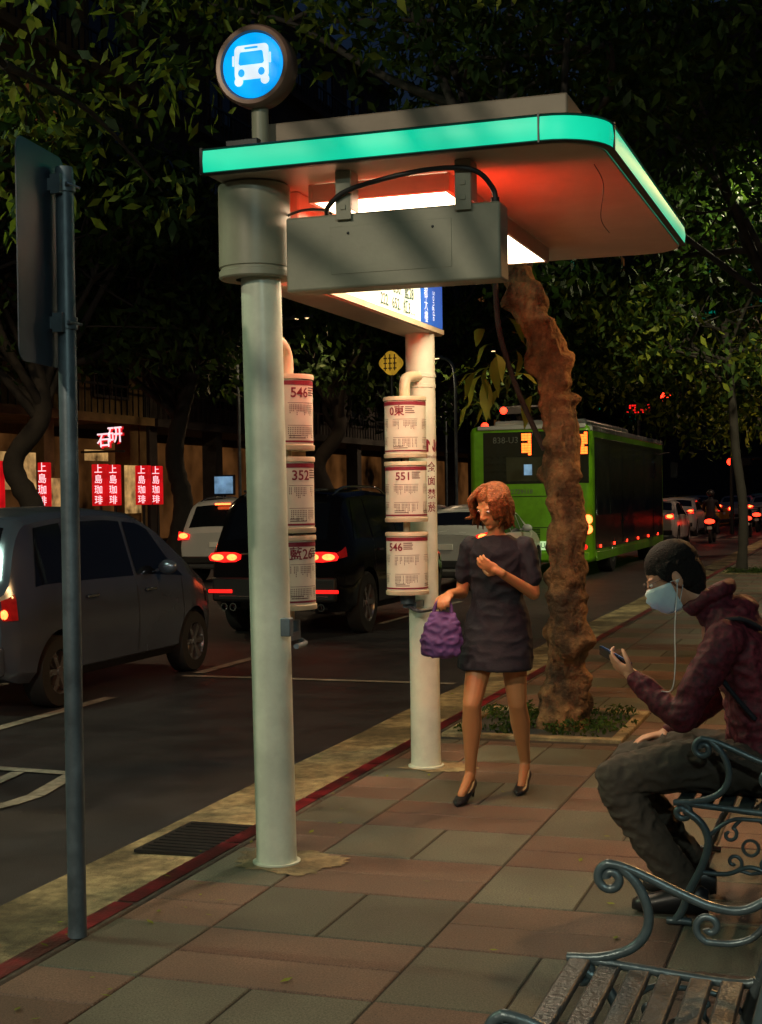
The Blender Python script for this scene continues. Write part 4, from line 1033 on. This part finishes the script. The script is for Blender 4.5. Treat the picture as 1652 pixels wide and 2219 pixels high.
tree((-2.1,19.0,-.02),'street tree with dark crown over the pavement',[(1.6,0,0),(1.55,0,1.2),(1.5,0,2.4),(1.2,0,3.6),(.6,.1,5)],.12,(-.4,1,6.4),(3.8,3.4,2.0),44,180,.21,32,mats=('leaf2','leaf2','leaf'),crad=(.6,1.2))
tree((-2.3,41,-.02),'street tree with dense crown near the junction',[(0,0,0),(.05,0,1.2),(-.08,0,2.4),(-.15,0,3.6),(-.3,.1,5)],.13,(-1.2,1,6.0),(4.6,4,3.2),44,90,.28,33,mats=('leaf','leaf2','leafy'),crad=(.9,1.5))
seed=50
for (x,y,s_) in((-16.6,25.5,1.0),(-17,33,1.1),(-16.4,42,1.1),(-16.8,52,1.15),(-15.5,64,1.2),(-15.5,80,1.3),(-14,100,1.5),(-10,125,1.8),(-3,140,2.0)):
    seed+=1;r=random.Random(seed)
    tr=[(0,0,0),(.25*s_,.1,1.3*s_),(r.uniform(-.3,.1),0,2.4*s_),(r.uniform(.2,.7),.1,3.4*s_),(r.uniform(.2,.9),0,4.6*s_)]
    tree((x,y,-.02),'old banyan street tree with twisting grey limbs across the road',tr,.25*s_,(.6,0,7.0*s_),(4.2*s_,4.2*s_,2.9*s_),48,80/s_,.30*s_,seed,mats=('leaf2','leaf2','leaf'),limbs=16,crad=(.8*s_,1.6*s_))
for (a0,a1,b0,b1) in PITS:
    for q in((a0,a1,b0,b0+.08),(a0,a1,b1-.08,b1),(a0,a0+.08,b0+.08,b1-.08),(a1-.08,a1,b0+.08,b1-.08)):
        struct(mk(MB().box(*q,-.03,.02),'tree_pit_edging','gutter',bevel=.008))
    mb=MB();mb.box(a0+.08,a1-.08,b0+.08,b1-.08,-.03,-.002);struct(mk(mb,'tree_pit_soil','ground',sm=False))
    g=T('ground_cover',((a0+a1)/2,(b0+b1)/2,0),'low green ground cover plants filling the tree pit','plants')
    r=random.Random(3);cl=[((r.uniform(a0+.1,a1-.1),r.uniform(b0+.1,b1-.1),.03),r.uniform(.08,.13)) for _ in range(46)]
    o=leaves('ground_cover_leaves',g,cl,3600,.045,('leaf','leaf','leaf2'),4,keep=lambda p:p[:,2]>.0);g['kind']='stuff'
BPp=T('plant',(-2.5,9.3,2.3),'broad leaved climbing plant hanging by the tree trunk','plant')
mb=MB();r=random.Random(12)
for k in range(24):
    c=V((-2.60+r.uniform(-.05,.42),9.35+r.uniform(-.1,.3),2.35+r.uniform(-.15,.50)))
    d=V((r.uniform(-.8,.8),r.uniform(-.5,.2),r.uniform(-1,-.1))).normalized();s_=V((-d.y,d.x,0)).normalized()
    L_=r.uniform(.18,.30);nn=d.cross(s_)
    prof=[0.02,.35,.5,.42,.2,0.02];vs=[]
    for i,w in enumerate(prof):
        p=c+d*L_*i/5+nn*(.03*sin(i));vs+=[p+s_*w*.32*L_,p-s_*w*.32*L_+nn*.004]
    mb.add(vs,[(2*i,2*i+2,2*i+3,2*i+1) for i in range(5)])
mk(mb,'leaf_cluster','leafy',BPp,ang=80)
mk(MB().tube(catmull([(-2.1,9.62,1.9),(-2.25,9.5,2.3),(-2.35,9.4,2.7),(-2.4,9.5,3.1)],5),.02,8),'stem','bark2',BPp)
# ---------------------------------------------------------------- buildings
def building(y0,y1,h,wm,label,floors,seed):
    P=T('building',(-20.5,y0,0),label,'building');r=random.Random(seed)
    mb=MB();mb.box(-32,-20.5,y0,y1,3.9,h)
    y=y0
    while y<y1-.1:
        mb.box(-20.9,-20.4,y,y+.5,-.02,3.9);y+=4.6
    mb.box(-20.9,-20.4,y1-.4,y1,-.02,3.9);mb.box(-32,-24,y0,y1,-.02,3.9)
    fh=(h-4)/floors
    for k in range(floors+1): mb.box(-20.5,-20.1,y0,y1,3.9+k*fh-.12,3.9+k*fh+.12)
    mk(mb,'wall',wm,P)
    mk(MB().box(-24,-23.9,y0,y1,.2,3.6),'shop_interior','warmwin',P,sm=False)
    base=None
    for f_ in range(floors):
        y=y0+1.2
        while y+2<y1:
            z=4.5+f_*fh
            if base is None:
                fr=MB()
                for a in((0,2.0,0,.08),(0,2.0,1.42,1.5),(0,.08,.08,1.42),(1.92,2.0,.08,1.42),(.96,1.04,.08,1.42)): fr.box(0,.1,a[0],a[1],a[2],a[3])
                base=MB().box(0,.03,.08,1.92,.08,1.42);w=mk(base,'window','glass',P,world=False,sm=False);f2=mk(fr,'window_frame','wall2',w,world=False)
                bw,bf=w,f2
            else:
                w=bw.copy();COL.objects.link(w);w.parent=P;q=bf.copy();COL.objects.link(q);q.parent=w
            w.location=(.005,y-y0,z)
            if r.random()<.10:
                w.data=w.data.copy();w.data.materials.clear();w.data.materials.append(M[r.choice(['warmwin','tealwin'])])
            y+=3.3
    for f_ in range(floors):
        mb=MB();z=3.9+f_*fh
        for k in range(int((y1-y0)*3)):
            mb.box(-20.12,-20.09,y0+k/3,y0+k/3+.04,z+.12,z+.9)
        mb.box(-20.14,-20.07,y0,y1,z+.9,z+.96)
        mk(mb,'balcony_railing','darkmetal',P)
    return P
B1=building(14,38,17,'wall','yellow-brown apartment building with shops and balconies below street trees',4,1)
for y0,y1,z0,z1 in((29.6,31.9,1.9,2.85),(32.3,33.2,1.0,2.2),(34.4,35.6,2.7,3.0),(36.6,37.5,1.2,2.6)):
    mk(MB().box(-20.38,-20.33,y0,y1,z0,z1),'shop_window','shopwin',B1,sm=False)
building(38.2,62,20,'wall2','dark grey tiled building with balconies across the road',5,2)
building(62.2,92,18,'wall2','grey building with a few lit windows behind trees',4,3)
building(92.2,150,24,'wall2','tall dark building further down the street',6,4)
FB=T('building',(0,175,0),'distant dark tower with teal lit windows beyond the junction','building')
mk(MB().box(-30,12,175,195,0,60),'wall','wall2',FB)
for k in range(18):
    r=random.Random(k*3+1);x=r.uniform(-20,-1);z=r.uniform(14,34);mk(MB().box(x,x+r.uniform(1.5,3.5),174.9,174.97,z,z+1.0),'window','tealwin' if k%3 else 'warmwin',FB,sm=False)
def vsign(x,y,z0,z1,w,s,col='shopred'):
    P=T('shop_sign',(x,y,z0),'red vertical lightbox shop sign with white characters','shop sign','red shop lightbox signs')
    mk(MB().box(x-w/2,x+w/2,y,y+.2,z0,z1),'sign_box',col,P,bevel=.02)
    n=len(s);h=(z1-z0)/n
    for k,ch in enumerate(s): text(ch,.25,(x,y-.012,z1-h*(k+.5)),(1,0,0),(0,0,1),'shopwhite',P,bold=.001)
    mk(MB().cyl((x,y+.1,z0-1.6),(x,y+.1,z0),.04),'sign_post','darkmetal',P)
for (x,y,w) in((-19.2,28.35,.34),(-19.2,30.4,.27),(-19.2,33.1,.42),(-19.2,33.87,.28),(-19.2,35.46,.42),(-19.2,36.3,.26)):
    vsign(x,y,1.45,2.55,w,'上島珈琲')
LG=T('shop_sign',(-19.2,33.4,3.0),'white and red neon character shop sign','shop sign')
text('石',.42,(-19.14,33.3,3.17),(1,0,.05),(-.05,0,1),'shopwhite',LG,name='neon_lettering',bold=.006)
text('研',.46,(-18.80,33.3,3.30),(1,0,.05),(-.05,0,1),'shopwhite',LG,name='neon_lettering',bold=.006)
text('石',.42,(-19.11,33.33,3.15),(1,0,.05),(-.05,0,1),'shopred',LG,name='neon_outline',bold=.022)
text('研',.46,(-18.77,33.33,3.28),(1,0,.05),(-.05,0,1),'shopred',LG,name='neon_outline',bold=.022)
mk(MB().box(-19.4,-18.6,33.40,33.46,2.86,2.92).cyl((-19.9,33.43,2.89),(-19.3,33.43,2.89),.03),'sign_bracket','darkmetal',LG)
YS=T('hanging_sign',(-10.0,30,-.12),'yellow illuminated sign of four rounded lobes on thin pole','sign')
o_=V((-10.0,30.0,4.55));mb=MB()
poly=[]
for k in range(64):
    t=2*pi*k/64;rr=.245+.022*cos(4*t);poly.append((rr*cos(t),rr*sin(t)))
mb.prism(poly,o_,(1,0,0),(0,0,1),(0,1,0),.12);mk(mb,'sign_face','yellowsign',YS)
mb=MB()
for k in range(3):
    for q in range(3): mb.box(o_.x-.15+q*.11,o_.x-.07+q*.11,29.97,29.99,4.42+k*.11,4.445+k*.11)
    mb.box(o_.x-.12+k*.11,o_.x-.10+k*.11,29.96,29.98,4.38,4.74)
mk(mb,'sign_pattern','ink',YS);mk(MB().cyl((-10.0,30.08,-.12),(-10.0,30.08,4.4),.035),'sign_pole','darkmetal',YS)
SP=T('shop_sign',(-19.6,40,2.0),'pale blue lit shop display panel','shop sign');mk(MB().box(-19.9,-19.3,41.6,41.7,1.75,2.3),'sign_face','coolwin',SP,sm=False);mk(MB().box(-19.95,-19.25,41.7,41.8,1.7,2.35).cyl((-19.6,41.75,-.1),(-19.6,41.75,1.8),.04),'sign_post','darkmetal',SP)
def tlight(x,y,z,label,s=1):
    P=T('traffic_light',(x,y,-.12),label,'traffic light','traffic lights')
    mk(MB().tube(catmull([(x+2.2,y,-.12),(x+2.2,y,2),(x+2.2,y,z-.2),(x+1.4,y,z+.1),(x,y,z+.15)],6),.07),'pole','darkmetal',P)
    mk(MB().box(x-.55,x+.55,y-.1,y+.1,z-.18,z+.18),'housing','black',P,bevel=.03)
    mk(MB().lathe([(.001,-.06*s),(.13*s,-.04*s),(.16*s,0)],(x-.34,y-.1,z),'Y',n=20),'red_lamp','signal',P)
tlight(-7.3,58,5.4,'red traffic light on a pole at the junction',1.3);tlight(-4.9,84,5.0,'red traffic light further down the road',1.3);tlight(-14.5,60,5.2,'red traffic light over the far lanes');tlight(-5.5,66,2.9,'low red traffic light across the junction',1.0)
tlight(-4.2,76,2.6,'low red traffic light beyond the junction',1.2)
CD=T('led_sign',(-8.9,57.5,4.6),'red LED panel sign above the junction','sign')
mk(MB().box(-9.2,-8.2,57.5,57.7,4.75,5.15),'housing','black',CD);mb=MB()
r=random.Random(5)
for i in range(9):
    for j in range(4):
        if r.random()<.7: mb.box(-9.15+i*.105,-9.08+i*.105,57.48,57.495,4.78+j*.09,4.84+j*.09)
mk(mb,'led_rows','red_lit',CD);mk(MB().cyl((-8.7,57.7,-.12),(-8.7,57.75,4.8),.06),'sign_pole','darkmetal',CD)
# ---------------------------------------------------------------- street lamps (modelled fittings with lights, some added out of view)
def lamp(x,y,h,armx,power,col,label='street lamp on a tall grey pole shining over the road',rad=.15,tilt=0,blend=.5):
    P=T('street_lamp',(x,y,0),label,'street lamp','street lamps')
    mk(MB().tube(catmull([(x,y,0),(x,y,h*.6),(x,y,h-.6),(x+armx*.25,y,h),(x+armx,y,h+.15)],6),.05,12),'pole','steel',P)
    mk(MB().box(x+armx-.28,x+armx+.28,y-.12,y+.12,h+.10,h+.20),'lamp_head','steel',P,bevel=.03)
    mk(MB().box(x+armx-.2,x+armx+.2,y-.08,y+.08,h+.085,h+.097),'lamp_lens','lampglass',P)
    l=bpy.data.lights.new('lamp_light','SPOT');l.energy=power;l.color=col;l.shadow_soft_size=rad;l.spot_size=radians(168);l.spot_blend=blend
    o=bpy.data.objects.new('lamp_light',l);o.location=(armx,0,h-.02);o.rotation_euler=(radians(tilt),0,0);COL.objects.link(o);o.parent=P;return P
lamp(-2.9,-5.5,7.2,-1.6,1900,(1,.86,.62),tilt=50,blend=.25)
lamp(2.2,-2.5,5.0,-.6,400,(.78,1,.88),'unseen pale lamp added for greenish light on the posts',tilt=20)  # added lamp, stands in for greenish shop light from behind right
lamp(.9,11.2,4.2,-.5,480,(1,.48,.15),'unseen amber lamp added for warm light on the trunk')  # added lamp out of view, stands in for warm shop light from the right
lamp(1.2,23,7.0,-2.0,1300,(1,.90,.52))  # added lamp out of view, brightens the bus rear and kerb tree
lamp(1.2,44,7.5,-2.0,1200,(1,.60,.35))  # added lamp out of view, lights the far pavement and road
lamp(-10.8,4.5,7.0,1.4,900,(.80,1,.62),'unseen pale lamp added to light the overhanging leaves')  # added lamp out of view, brightens leaves and cools the car side
lamp(-16.9,20,6.5,2.0,420,(1,.72,.38));lamp(-16.9,37,6.5,2.0,320,(1,.66,.34));lamp(-16.9,58,7.5,2.0,700,(1,.70,.40))
lamp(-12.2,43,5.8,-.7,120,(1,.7,.4),'thin curved lamp post in the middle of the road')
# ---------------------------------------------------------------- world, moon, camera
w=bpy.data.worlds.new('World');sc.world=w;w.use_nodes=True;N=w.node_tree.nodes;L=w.node_tree.links
sky=N.new('ShaderNodeTexSky');sky.sky_type='NISHITA';sky.sun_disc=False;sky.sun_elevation=radians(4);sky.sun_rotation=radians(200)
mx=N.new('ShaderNodeMix');mx.data_type='RGBA';mx.blend_type='MULTIPLY';mx.inputs[0].default_value=1
L.new(sky.outputs[0],mx.inputs[6]);mx.inputs[7].default_value=(.38,.52,1,1);L.new(mx.outputs[2],N['Background'].inputs[0]);N['Background'].inputs[1].default_value=.010
sl=bpy.data.lights.new('moon','SUN');sl.energy=.02;sl.angle=radians(3);sl.color=(.6,.75,1);so=bpy.data.objects.new('moon',sl);so.rotation_euler=(radians(40),0,radians(60));COL.objects.link(so)
cd=bpy.data.cameras.new('camera');cam=bpy.data.objects.new('camera',cd);COL.objects.link(cam);sc.camera=cam
cd.sensor_fit='VERTICAL';cd.sensor_height=36;cd.sensor_width=36;cd.lens=49.97;cd.clip_end=1500;cd.clip_start=.05
cam.matrix_world=Matrix.Translation((0,0,1.6))@Matrix.Rotation(radians(18.9),4,'Z')@Matrix.Rotation(radians(90-.65),4,'X')@Matrix.Rotation(radians(-.87),4,'Z')
bpy.data.scenes.remove(TMP)
sc.view_settings.view_transform='Standard';sc.view_settings.look='None';sc.view_settings.exposure=0
